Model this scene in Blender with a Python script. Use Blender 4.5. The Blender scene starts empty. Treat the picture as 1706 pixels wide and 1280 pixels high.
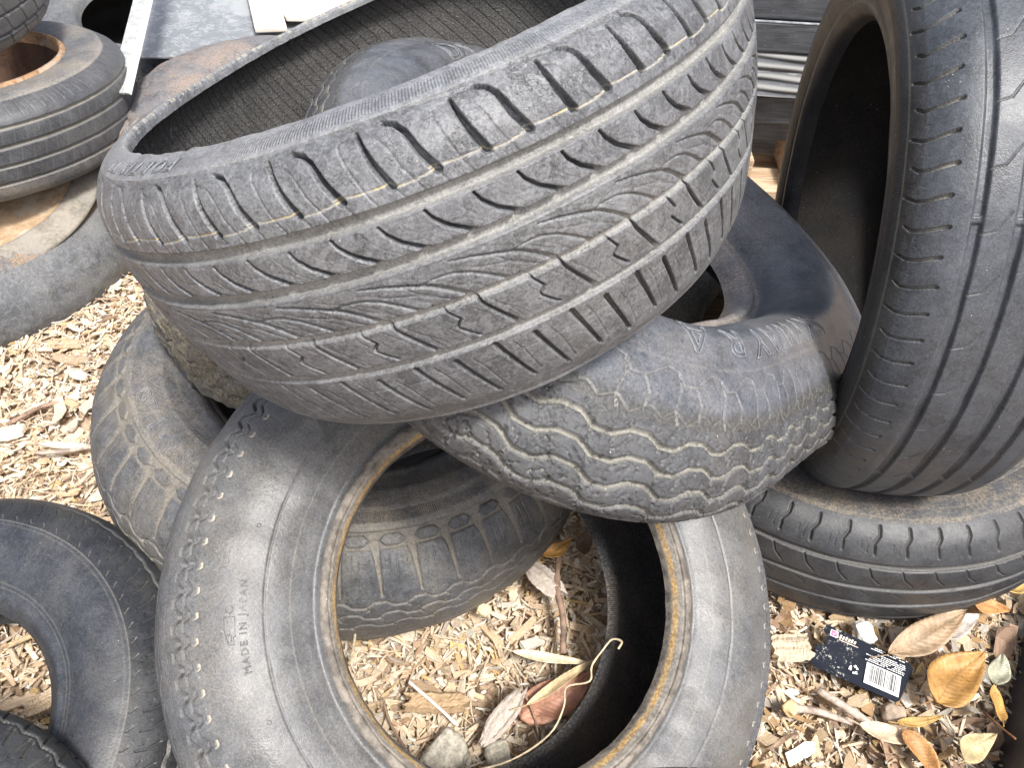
import bpy, math, random
import numpy as np
from mathutils import Matrix, Vector
SC = bpy.context.scene
COL = SC.collection
random.seed(7)
# ------------------------------------------------------------------ camera, world, sun, exposure
cd = bpy.data.cameras.new('camera'); cam = bpy.data.objects.new('camera', cd); COL.objects.link(cam)
cd.sensor_fit = 'HORIZONTAL'; cd.sensor_width = 36.0; cd.lens = 36.0 * 1285.0 / 1706.0
cd.clip_start = 0.02; cd.clip_end = 500
cam.matrix_world = Matrix(((0.9983, -0.0587, 0.0, 0.0), (0.0429, 0.7299, -0.6822, 0.0), (0.0401, 0.6811, 0.7311, 0.97), (0, 0, 0, 1)))
SC.camera = cam
SUN_EL, SUN_AZ = math.radians(63), math.radians(145)      # azimuth clockwise from +Y
w = bpy.data.worlds.new('World'); SC.world = w; w.use_nodes = True
nt = w.node_tree; bg = nt.nodes['Background']
sky = nt.nodes.new('ShaderNodeTexSky'); sky.sky_type = 'NISHITA'; sky.sun_disc = False
sky.sun_elevation = SUN_EL; sky.sun_rotation = SUN_AZ; sky.air_density = 1.0; sky.dust_density = 5.0; sky.ozone_density = 1.0
hsv = nt.nodes.new('ShaderNodeHueSaturation'); hsv.inputs['Saturation'].default_value = 0.7      # thin cloud: a paler sky
nt.links.new(sky.outputs[0], hsv.inputs['Color']); nt.links.new(hsv.outputs[0], bg.inputs[0]); bg.inputs[1].default_value = 0.115
sd = bpy.data.lights.new('sun', 'SUN'); sd.energy = 2.3; sd.angle = math.radians(9); sd.color = (1.0, 0.985, 0.955)
sun = bpy.data.objects.new('sun', sd); COL.objects.link(sun)
sv = Vector((math.sin(SUN_AZ) * math.cos(SUN_EL), math.cos(SUN_AZ) * math.cos(SUN_EL), math.sin(SUN_EL)))
sun.rotation_euler = sv.to_track_quat('Z', 'Y').to_euler(); sun.location = (0, 0, 5)
SC.view_settings.view_transform = 'Standard'; SC.view_settings.look = 'None'
SC.view_settings.exposure = 1.1; SC.view_settings.gamma = 1.0
SC.render.engine = 'CYCLES'
SC.cycles.max_bounces = 6; SC.cycles.diffuse_bounces = 4

# ------------------------------------------------------------------ helpers
def tag(o, label=None, cat=None, group=None, kind=None):
    if label: o['label'] = label
    if cat: o['category'] = cat
    if group: o['group'] = group
    if kind: o['kind'] = kind
    return o

def raw_mesh(name, co, quads, smooth=True, tris=None):
    me = bpy.data.meshes.new(name)
    co = np.ascontiguousarray(co, np.float32)
    nq = 0 if quads is None else len(quads); ntq = 0 if tris is None else len(tris)
    me.vertices.add(len(co)); me.vertices.foreach_set('co', co.ravel())
    li = []
    if nq: li.append(np.asarray(quads, np.int32).ravel())
    if ntq: li.append(np.asarray(tris, np.int32).ravel())
    li = np.concatenate(li)
    me.loops.add(len(li)); me.loops.foreach_set('vertex_index', li)
    st = np.concatenate([np.arange(nq) * 4, nq * 4 + np.arange(ntq) * 3]).astype(np.int32)
    me.polygons.add(nq + ntq); me.polygons.foreach_set('loop_start', st)
    me.update(calc_edges=True)
    me.polygons.foreach_set('use_smooth', np.full(nq + ntq, smooth, bool))
    return me

def attr_f(me, name, v):
    a = me.attributes.new(name, 'FLOAT', 'POINT'); a.data.foreach_set('value', np.ascontiguousarray(v, np.float32).ravel())

def attr_v(me, name, v):
    a = me.attributes.new(name, 'FLOAT_VECTOR', 'POINT'); a.data.foreach_set('vector', np.ascontiguousarray(v, np.float32).ravel())

def attr_c(me, name, v):
    a = me.attributes.new(name, 'FLOAT_COLOR', 'POINT'); v = np.concatenate([v, np.ones((len(v), 1))], 1)
    a.data.foreach_set('color', np.ascontiguousarray(v, np.float32).ravel())

def link(name, me, mat, parent=None):
    o = bpy.data.objects.new(name, me); COL.objects.link(o)
    if mat is not None: me.materials.append(mat)
    if parent is not None: o.parent = parent
    return o

def empty(name, loc=(0, 0, 0)):
    o = bpy.data.objects.new(name, None); COL.objects.link(o); o.location = loc; o.empty_display_size = 0.05
    return o

class NG:
    """tiny node-graph helper"""
    def __init__(s, name):
        s.m = bpy.data.materials.new(name); s.m.use_nodes = True; s.t = s.m.node_tree; s.n = s.t.nodes; s.l = s.t.links
        s.b = s.n['Principled BSDF']
    def put(s, sock, v):
        if isinstance(v, bpy.types.NodeSocket): s.l.new(v, sock)
        elif v is not None:
            if hasattr(sock.default_value, '__len__') and len(sock.default_value) == 4 and len(v) == 3: v = (*v, 1)
            sock.default_value = v
    def noise(s, vec, scale, detail=4, rough=0.6, dist=0.0, out=0):
        n = s.n.new('ShaderNodeTexNoise'); s.put(n.inputs['Vector'], vec); n.inputs['Scale'].default_value = scale
        n.inputs['Detail'].default_value = detail; n.inputs['Roughness'].default_value = rough; n.inputs['Distortion'].default_value = dist
        return n.outputs[out]
    def voro(s, vec, scale, feat='F1', out='Distance'):
        n = s.n.new('ShaderNodeTexVoronoi'); n.feature = feat; s.put(n.inputs['Vector'], vec); n.inputs['Scale'].default_value = scale
        return n.outputs[out]
    def ramp(s, f, a, b, va=0.0, vb=1.0, smooth=True):
        n = s.n.new('ShaderNodeMapRange'); n.interpolation_type = 'SMOOTHSTEP' if smooth else 'LINEAR'
        s.put(n.inputs[0], f); n.inputs[1].default_value = a; n.inputs[2].default_value = b; n.inputs[3].default_value = va; n.inputs[4].default_value = vb
        return n.outputs[0]
    def math(s, op, a, b=None, clamp=False):
        n = s.n.new('ShaderNodeMath'); n.operation = op; n.use_clamp = clamp; s.put(n.inputs[0], a)
        if b is not None: s.put(n.inputs[1], b)
        return n.outputs[0]
    def mix(s, f, a, b, mode='MIX'):
        n = s.n.new('ShaderNodeMix'); n.data_type = 'RGBA'; n.blend_type = mode; s.put(n.inputs[0], f); s.put(n.inputs[6], a); s.put(n.inputs[7], b)
        return n.outputs[2]
    def attr(s, name, out='Fac'):
        n = s.n.new('ShaderNodeAttribute'); n.attribute_name = name; return n.outputs[out]
    def obj(s):
        return s.n.new('ShaderNodeTexCoord').outputs['Object']
    def scale(s, vec, v):
        n = s.n.new('ShaderNodeMapping'); s.l.new(vec, n.inputs[0]); n.inputs['Scale'].default_value = v; return n.outputs[0]
    def bump(s, h, dist, strength=1.0, nrm=None):
        n = s.n.new('ShaderNodeBump'); s.put(n.inputs['Height'], h); n.inputs['Distance'].default_value = dist
        n.inputs['Strength'].default_value = strength
        if nrm is not None: s.l.new(nrm, n.inputs['Normal'])
        return n.outputs[0]
    def sep(s, vec, i):
        n = s.n.new('ShaderNodeSeparateXYZ'); s.l.new(vec, n.inputs[0]); return n.outputs[i]

def rubber(name, base=0.07, sheen=0.5, dust=0.35, dustcol=(0.22, 0.205, 0.18), rough=0.62, tint=(0.96, 0.99, 1.06), scratch=0.5, cracks=0.0, mottled=0.5, dirtcol=(0.30, 0.28, 0.235), mud=0.0, ribs=None, hatch=False, speck=0.5, blend=None):
    """weathered rubber: grey bloom, dusty patches, dirt in the grooves (vertex attribute 'dirt'), fine scratches. attribute 'uvm' = metres (round, across)"""
    g = NG(name); P = g.obj(); uv = g.attr('uvm', 'Vector'); dirt = g.attr('dirt')
    big = g.noise(P, 9, 5, 0.62, 0.4); med = g.noise(P, 30, 7, 0.72, 0.25); fine = g.noise(P, 260, 5, 0.7); grain = g.noise(P, 900, 2, 0.6)
    c0 = tuple(base * t * 0.80 for t in tint); c1 = tuple(base * t * 1.22 for t in tint)
    col = g.mix(g.ramp(med, 0.38, 0.62), c0, c1)
    # worn water-stain like patches with crisp rims
    pm = g.noise(P, 62, 3, 0.5, 2.0); patch = g.math('MAXIMUM', g.ramp(pm, 0.53, 0.55), g.math('MULTIPLY', g.ramp(g.noise(P, 150, 3, 0.55, 1.5), 0.57, 0.60), 0.7))
    col = g.mix(g.math('MULTIPLY', patch, mottled * 0.75), col, tuple(base * t * 1.85 for t in tint))
    dn = g.math('ADD', g.math('MULTIPLY', big, 0.6), g.math('MULTIPLY', fine, 0.4))
    df = g.math('MULTIPLY', g.ramp(dn, 0.42, 0.62), dust)
    col = g.mix(df, col, dustcol)
    if blend:      # a differently coloured zone across the section: (s from, s to, colour)
        bs = g.math('ADD', g.sep(uv, 1), g.math('MULTIPLY', g.math('SUBTRACT', g.noise(P, 55, 5, 0.7), 0.5), 0.022))
        col = g.mix(g.ramp(bs, blend[0], blend[1]), col, g.mix(g.ramp(fine, 0.35, 0.65), tuple(k * 0.8 for k in blend[2]), tuple(k * 1.25 for k in blend[2])))
    # dirt packed into grooves, broken up
    dj = g.math('MULTIPLY', dirt, g.ramp(g.noise(P, 140, 4, 0.7), 0.25, 0.5, 0.55, 1.0), True)
    col = g.mix(dj, col, dirtcol)
    yl = g.math('MULTIPLY', g.ramp(dirt, 1.15, 1.7), g.ramp(g.noise(P, 48, 2), 0.46, 0.54, 0.15, 1.0)); col = g.mix(yl, col, (0.50, 0.36, 0.10))
    # long scratches / scuffs
    sc = g.noise(g.scale(P, (1.0, 9.0, 3.0)), 55, 3, 0.75, 0.6); sc2 = g.ramp(sc, 0.66, 0.72)
    col = g.mix(g.math('MULTIPLY', sc2, scratch), col, tuple(min(1, base * 2.6 + 0.05) * t for t in (1, 1, 1)))
    hs = g.ramp(g.noise(g.scale(P, (14.0, 1.5, 5.0)), 120, 2, 0.7, 0.8), 0.69, 0.73); col = g.mix(g.math('MULTIPLY', hs, 0.5 * scratch), col, (0.42, 0.41, 0.40))
    gm = g.ramp(g.noise(P, 520, 4, 0.8), 0.3, 0.7, 0.72, 1.28); gc = g.n.new('ShaderNodeCombineColor'); [g.put(gc.inputs[k], gm) for k in range(3)]
    col = g.mix(1.0, col, gc.outputs[0], 'MULTIPLY')
    # tiny pale specks
    sp = g.ramp(g.voro(P, 130), 0.05, 0.10, 1.0, 0.0); spk = g.math('MULTIPLY', sp, g.ramp(g.noise(P, 24, 2), 0.55, 0.65))
    col = g.mix(g.math('MULTIPLY', spk, speck), col, (0.5, 0.47, 0.4))
    if mud:
        mm = g.math('MULTIPLY', g.ramp(g.noise(P, 30, 6, 0.7), 0.35, 0.55), mud)
        col = g.mix(mm, col, g.mix(g.ramp(fine, 0.4, 0.6), (0.085, 0.072, 0.05), (0.21, 0.185, 0.135)))
    g.put(g.b.inputs['Base Color'], col)
    g.put(g.b.inputs['Roughness'], g.ramp(g.math('ADD', med, g.math('MULTIPLY', dj, 0.5)), 0.3, 0.9, rough - 0.10, rough + 0.22))
    g.b.inputs['Specular IOR Level'].default_value = sheen
    h = g.math('ADD', g.math('MULTIPLY', fine, 0.5), g.math('MULTIPLY', grain, 0.22))
    h = g.math('ADD', h, g.math('MULTIPLY', g.noise(P, 110, 4, 0.7), 0.3))
    if cracks:
        cv = g.n.new('ShaderNodeTexVoronoi'); cv.feature = 'DISTANCE_TO_EDGE'; g.put(cv.inputs['Vector'], g.mix(0.06, P, g.noise(P, 60, 3, 0.6, 0, 1))); cv.inputs['Scale'].default_value = 150
        ck = g.math('MULTIPLY', g.ramp(cv.outputs['Distance'], 0.0, 0.035, 1.0, 0.0), g.ramp(g.noise(P, 45, 3), 0.5, 0.56))
        h = g.math('SUBTRACT', h, g.math('MULTIPLY', ck, cracks * 1.5))
        col2 = g.mix(g.math('MULTIPLY', ck, cracks), col, (0.015, 0.015, 0.015)); g.put(g.b.inputs['Base Color'], col2)
    n1 = g.bump(h, 0.0009, 0.8)
    if hatch:      # fine radial serration between attribute limits ('hat')
        x = g.sep(uv, 0); sw = g.math('SINE', g.math('MULTIPLY', x, 2 * math.pi / (0.0019 if hatch is True else hatch))); m = g.attr('hat')
        n1 = g.bump(g.math('MULTIPLY', sw, m), 0.00022 if hatch is True else 0.0005, 1.0, n1)
    if ribs:
        x = g.sep(uv, 0); y = g.sep(uv, 1)
        ph = g.math('ADD', x, g.math('MULTIPLY', y, ribs[1])); fr = g.math('FRACT', g.math('DIVIDE', ph, ribs[0]))
        ln = g.math('MULTIPLY', g.ramp(g.math('ABSOLUTE', g.math('SUBTRACT', fr, 0.5)), 0.04, 0.10, 1.0, 0.0), 1.0)
        wr = g.n.new('ShaderNodeTexVoronoi'); wr.feature = 'DISTANCE_TO_EDGE'; g.put(wr.inputs['Vector'], P); wr.inputs['Scale'].default_value = 190
        wv = g.ramp(wr.outputs['Distance'], 0.0, 0.12, 1.0, 0.0)
        n1 = g.bump(g.math('ADD', g.math('MULTIPLY', ln, 1.6), g.math('MULTIPLY', wv, 0.7)), 0.0011, 1.0, n1)
        cc = g.mix(g.math('MULTIPLY', ln, 0.4), col, (0.012, 0.012, 0.012)); cc = g.mix(g.math('MULTIPLY', wv, 0.35), cc, (0.11, 0.105, 0.10)); g.put(g.b.inputs['Base Color'], cc)
    g.put(g.b.inputs['Normal'], n1)
    return g.m

# ------------------------------------------------------------------ tyre generator
def spline(P, n=24):
    P = np.array(P, float); Q = np.vstack([2 * P[0] - P[1], P, 2 * P[-1] - P[-2]]); o = []
    for i in range(1, len(Q) - 2):
        p0, p1, p2, p3 = Q[i - 1:i + 3]
        for k in range(n):
            t = k / n
            # centripetal-ish: plain Catmull-Rom with reduced tension keeps corners crisp
            o.append(0.5 * ((2 * p1) + (-p0 + p2) * t + (2 * p0 - 5 * p1 + 4 * p2 - p3) * t * t + (-p0 + 3 * p1 - 3 * p2 + p3) * t ** 3))
    o.append(Q[-2]); return np.array(o)

def seg_mask(X, S, L, pts, wid, soft=0.0008, wid2=None):
    soft = soft * 0.75
    """1 inside a stroke along pts (metres), periodic in X with period L"""
    best = np.full(np.broadcast(X, S).shape, -9.0)
    pts = np.array(pts, float); n = len(pts)
    w2 = wid if wid2 is None else wid2
    for sh in (-2 * L, -L, 0, L, 2 * L):
        if pts[:, 0].max() + sh < -0.01 or pts[:, 0].min() + sh > L + 0.01: continue
        for i in range(n - 1):
            a = pts[i] + (sh, 0); b = pts[i + 1] + (sh, 0); ab = b - a; ll = (ab ** 2).sum() + 1e-12
            t = np.clip(((X - a[0]) * ab[0] + (S - a[1]) * ab[1]) / ll, 0, 1)
            d = np.hypot(X - a[0] - t * ab[0], S - a[1] - t * ab[1])
            tt = (i + t) / (n - 1); ww = wid + (w2 - wid) * tt
            best = np.maximum(best, ww * 0.5 - d)
    return np.clip(best / soft + 0.5, 0, 1)

class Pat:
    """height + dirt fields over one pitch tile"""
    def __init__(s, M, L, S): s.L = L; s.X = (np.arange(M) / M * L)[:, None]; s.S = S[None, :]; s.h = np.zeros((M, len(S))); s.d = np.zeros((M, len(S)))
    def groove(s, pts, wid, depth, dirt=0.0, soft=0.0009, wid2=None):
        m = seg_mask(s.X, s.S, s.L, pts, wid, soft, wid2); s.h = np.minimum(s.h, -depth * m); s.d = np.maximum(s.d, dirt * m)
    def ring(s, s0, wid, depth, dirt=0.0, soft=0.0012, wob=0.0):
        c = s0 + wob * np.sin(2 * np.pi * s.X / s.L)
        m = np.clip((wid * 0.5 - np.abs(s.S - c)) / soft + 0.5, 0, 1) * np.ones_like(s.h); s.h = np.minimum(s.h, -depth * m); s.d = np.maximum(s.d, dirt * m)
    def ridge(s, s0, wid, hgt, dirt=0.0):
        m = np.clip(1 - np.abs(s.S - s0) / wid, 0, 1) * np.ones_like(s.h); m = m * m * (3 - 2 * m); s.h = s.h + hgt * m; s.d = np.maximum(s.d, dirt * m)
    def rise(s, pts, wid, hgt, dirt=0.0, soft=0.001):
        m = seg_mask(s.X, s.S, s.L, pts, wid, soft); s.h = np.maximum(s.h, hgt * m); s.d = np.maximum(s.d, dirt * m)

def vnoise(shape_t, shape_s, rng, ft, fs):
    """smooth periodic noise on the (theta, s) grid"""
    g = rng.standard_normal((ft, fs)); ti = np.arange(shape_t) / shape_t * ft; si = np.arange(shape_s) / max(1, shape_s - 1) * (fs - 1)
    t0 = ti.astype(int) % ft; t1 = (t0 + 1) % ft; tf = ti - np.floor(ti); tf = tf * tf * (3 - 2 * tf)
    s0 = np.minimum(si.astype(int), fs - 2); sf = si - s0; sf = sf * sf * (3 - 2 * sf)
    A = g[t0][:, s0] * (1 - sf) + g[t0][:, s0 + 1] * sf; B = g[t1][:, s0] * (1 - sf) + g[t1][:, s0 + 1] * sf
    return A * (1 - tf)[:, None] + B * tf[:, None]

TY = {}
def tyre(key, label, loc, n, u, prof, sref, N, M, ds, pattern, mats, cuts, scale=1.0, ell=(0, 0), warp=(0, 0), th_t=0.011, th_s=0.006,
         fine=None, lumpy=0.0, inner_rows=46, group='worn tyres in the heap', seed=1, spin=0.0, post=None, extra=None, cutend=False):
    """prof: outer section (a, r) from the visible bead over the tread to the far bead. sref: index whose arc length is s = 0.
    cuts: s limits (bead|sidewall, sidewall|tread, tread|far sidewall). fine: (t0, t1) radians of theta kept at full resolution"""
    rng = np.random.default_rng(seed)
    n = Vector(n).normalized(); u = Vector(u); u = (u - n * u.dot(n)).normalized(); v = n.cross(u)
    root = empty('tyre', loc); R3 = Matrix((u, v, n)).transposed(); root.matrix_world = Matrix.Translation(Vector(loc)) @ R3.to_4x4() @ Matrix.Scale(scale, 4)
    tag(root, label, 'tyre', group)
    d = spline(prof); sl = np.concatenate([[0], np.cumsum(np.hypot(*np.diff(d, axis=0).T))])
    s0 = sl[sref * 24]; tot = sl[-1]
    S = np.arange(0, tot, ds / scale); S = np.append(S, tot)
    # extra samples would be wasted on the far side: coarsen past the last cut
    far = cuts[2] + s0 + 0.004
    S = np.concatenate([S[S < far], np.arange(far, tot, 0.006), [tot]])
    A = np.interp(S, sl, d[:, 0]); Rr = np.interp(S, sl, d[:, 1])
    dA = np.gradient(A, S); dR = np.gradient(Rr, S); ln = np.hypot(dA, dR); NA, NR = dR / ln, -dA / ln   # outward: away from the cavity
    if (NR[len(NR) // 2]) < 0: NA, NR = -NA, -NR
    Sr = S - s0
    Rc = d[:, 1].max(); L = 2 * np.pi * Rc / N
    pt = Pat(M, L, Sr); pattern(pt, Sr)
    H = np.tile(pt.h, (N, 1)); D = np.tile(pt.d, (N, 1)); nT = N * M
    if lumpy: H = H + lumpy * (vnoise(nT, len(S), rng, 60, 12) * 0.5 + vnoise(nT, len(S), rng, 170, 30) * 0.35 + vnoise(nT, len(S), rng, 18, 5) * 0.6)
    # every copy of the pattern is a little different
    H = H * (1 + 0.12 * vnoise(nT, len(S), rng, N * 2, 10)); H = H + 0.0004 * vnoise(nT, len(S), rng, N, 14)
    T = np.arange(nT) / nT * 2 * np.pi
    if extra is not None: extra(T, Sr, H, D, rng)
    keep = np.ones(nT, bool)
    if fine == 'cam':
        pc = root.matrix_world.inverted() @ Vector((0, 0, 0.97)); tc = math.atan2(pc.y, pc.x); fine = (tc - 1.75, tc + 1.75)
    if fine is not None:
        t0, t1 = fine; span = (t1 - t0) % (2 * np.pi); inside = ((T - t0) % (2 * np.pi)) <= span
        keep = inside | (np.arange(nT) % 4 == 0)
    T = T[keep]; H = H[keep]; D = D[keep]
    m = 1 + ell[0] * np.cos(2 * T) + ell[1] * np.sin(2 * T) + (ell[2] * np.cos(3 * T) + ell[3] * np.sin(3 * T) if len(ell) > 2 else 0); wz = warp[0] * np.cos(2 * T) + warp[1] * np.sin(2 * T)
    dirv = np.stack([np.cos(T), np.sin(T), 0 * T], 1)
    def surf(a, r):      # (nT, nS) -> co
        rr = r * m[:, None]; c = rr[:, :, None] * dirv[:, None, :]; c[:, :, 2] = a + wz[:, None]; return c
    outer = surf(A[None] + NA[None] * H, Rr[None] + NR[None] * H)
    # inner liner: offset of the smoothed section
    Si = np.linspace(0, tot, inner_rows); Ai = np.interp(Si, S, A); Ri = np.interp(Si, S, Rr)
    nA = np.interp(Si, S, NA); nR = np.interp(Si, S, NR); q = np.abs(Ri - Ri.min()) / (Ri.max() - Ri.min())
    th = th_s + (th_t - th_s) * np.clip((q - 0.5) * 2.2, 0, 1); th[0] = th[-1] = 0.0; th[1] = th[-2] = th_s * 0.9
    inner = surf((Ai - nA * th)[None] * np.ones((len(T), 1)), (Ri - nR * th)[None] * np.ones((len(T), 1)))
    if post is not None: outer, inner = post(outer, inner, T)
    um = T * Rc
    def part(name, co, svals, dirt, mat, smooth=True, flip=False, hat=None):
        nTk, nS = co.shape[:2]; idx = np.arange(nTk * nS).reshape(nTk, nS); nx = np.roll(idx, -1, 0)
        q = np.stack([idx[:, :-1], nx[:, :-1], nx[:, 1:], idx[:, 1:]], -1).reshape(-1, 4)
        if flip: q = q[:, ::-1]
        me = raw_mesh(name, co.reshape(-1, 3), q)
        attr_f(me, 'dirt', dirt); attr_v(me, 'uvm', np.stack([np.repeat(um, nS), np.tile(svals, nTk), np.zeros(nTk * nS)], 1))
        if hat is not None: attr_f(me, 'hat', np.tile(hat, nTk))
        return link(name, me, mat, root)
    b = [int(np.searchsorted(Sr, c)) for c in cuts]; lim = [0] + b + [len(S) - 1]
    names = ['bead', 'sidewall', 'tread', 'sidewall']; ms = [mats.get('bead', mats['side']), mats['side'], mats['tread'], mats.get('far', mats['side'])]
    out = {}
    for k in range(4):
        a0, a1 = lim[k], lim[k + 1]
        if a1 - a0 < 1: continue
        ss = Sr[a0:a1 + 1]
        hc = mats.get('hatch'); ht = None if not hc else sum(np.clip((hw_ - np.abs(ss - c_)) / 0.001, 0, 1) for c_, hw_ in (((-0.009, 0.0065),) if hc is True else hc))
        o = part(names[k], outer[:, a0:a1 + 1], ss, D[:, a0:a1 + 1], ms[k], hat=ht); out[names[k] + str(k)] = o
    part('inner_liner', inner, Si - s0, np.zeros(inner.shape[:2]), mats['inner'], flip=True)
    TY[key] = dict(root=root, S=Sr, A=A, R=Rr, NA=NA, NR=NR, ell=ell, warp=warp, Rc=Rc, scale=scale)
    return root

def lettering(key, text, th0, s0, size, mat, depth=0.0008, flip=True, spacing=1.05, shear=0.0, rad=None, lift=0.0003, bev=0.0006, fill=False, polys=None):
    """raised outline letters moulded on a tyre: built flat, then bent round the sidewall. th0: theta of the text centre, s0: arc length of its middle"""
    t = TY[key]
    if polys is None:
        cu = bpy.data.curves.new('txt', 'FONT'); cu.body = text; cu.size = size; cu.align_x = 'CENTER'; cu.align_y = 'CENTER'
        cu.space_character = spacing; cu.shear = shear; cu.resolution_u = 3; cu.fill_mode = 'NONE'
    else:
        cu = bpy.data.curves.new('mark', 'CURVE'); cu.dimensions = '3D'
        for pl, cyc in polys:
            sp = cu.splines.new('POLY'); sp.points.add(len(pl) - 1); sp.use_cyclic_u = cyc
            for q_, (a_, b_) in zip(sp.points, pl): q_.co = (a_, b_, 0, 1)
    cu.bevel_depth = bev; cu.bevel_resolution = 0
    tmp = bpy.data.objects.new('txt', cu); COL.objects.link(tmp); dg = bpy.context.evaluated_depsgraph_get(); me0 = bpy.data.meshes.new_from_object(tmp.evaluated_get(dg))
    import bmesh
    bm = bmesh.new(); bm.from_mesh(me0)
    long_e = [e for e in bm.edges if e.calc_length() > size * 0.22]
    if long_e: bmesh.ops.subdivide_edges(bm, edges=long_e, cuts=3)
    me = bpy.data.meshes.new('lettering'); bm.to_mesh(me); bm.free()
    co = np.empty(len(me.vertices) * 3, np.float32); me.vertices.foreach_get('co', co); co = co.reshape(-1, 3).astype(float)
    sgn = -1 if flip else 1          # flip: letter tops point to the tread
    s = s0 - sgn * 0 + (co[:, 1] if flip else -co[:, 1]); r = np.interp(s, t['S'], t['R']); rm = np.interp(s0, t['S'], t['R']) if rad is None else rad
    th = th0 - (co[:, 0] / rm) * (1 if flip else -1)
    a = np.interp(s, t['S'], t['A']); na = np.interp(s, t['S'], t['NA']); nr = np.interp(s, t['S'], t['NR']); z = co[:, 2] + lift
    a = a + na * z; r = r + nr * z
    e = tuple(t['ell']) + (0, 0); m = 1 + e[0] * np.cos(2 * th) + e[1] * np.sin(2 * th) + e[2] * np.cos(3 * th) + e[3] * np.sin(3 * th); a = a + t['warp'][0] * np.cos(2 * th) + t['warp'][1] * np.sin(2 * th)
    out = np.stack([r * m * np.cos(th), r * m * np.sin(th), a], 1).astype(np.float32); me.vertices.foreach_set('co', out.ravel()); me.update()
    bpy.data.objects.remove(tmp); bpy.data.meshes.remove(me0)
    return link('lettering', me, mat, t['root'])

def th_of(key, x, y, z):
    """theta on a tyre of a world point"""
    p = TY[key]['root'].matrix_world.inverted() @ Vector((x, y, z)); return math.atan2(p.y, p.x)

# ------------------------------------------------------------------ materials for the tyres
inner_dark = rubber('liner_black', base=0.012, dust=0.12, rough=0.5, mottled=0.1, speck=0.3, dustcol=(0.10, 0.09, 0.075))
inner_brown = rubber('liner_brown', base=0.05, dust=0.8, rough=0.7, mottled=0.1, speck=0.3, dustcol=(0.12, 0.09, 0.06))
def sof(prof, sref, a):
    d = spline(prof); sl = np.concatenate([[0], np.cumsum(np.hypot(*np.diff(d, axis=0).T))]); k0 = sref * 24
    i = k0 + np.argmin(np.abs(d[k0:, 0] - a)); return sl[i] - sl[k0]

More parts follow.
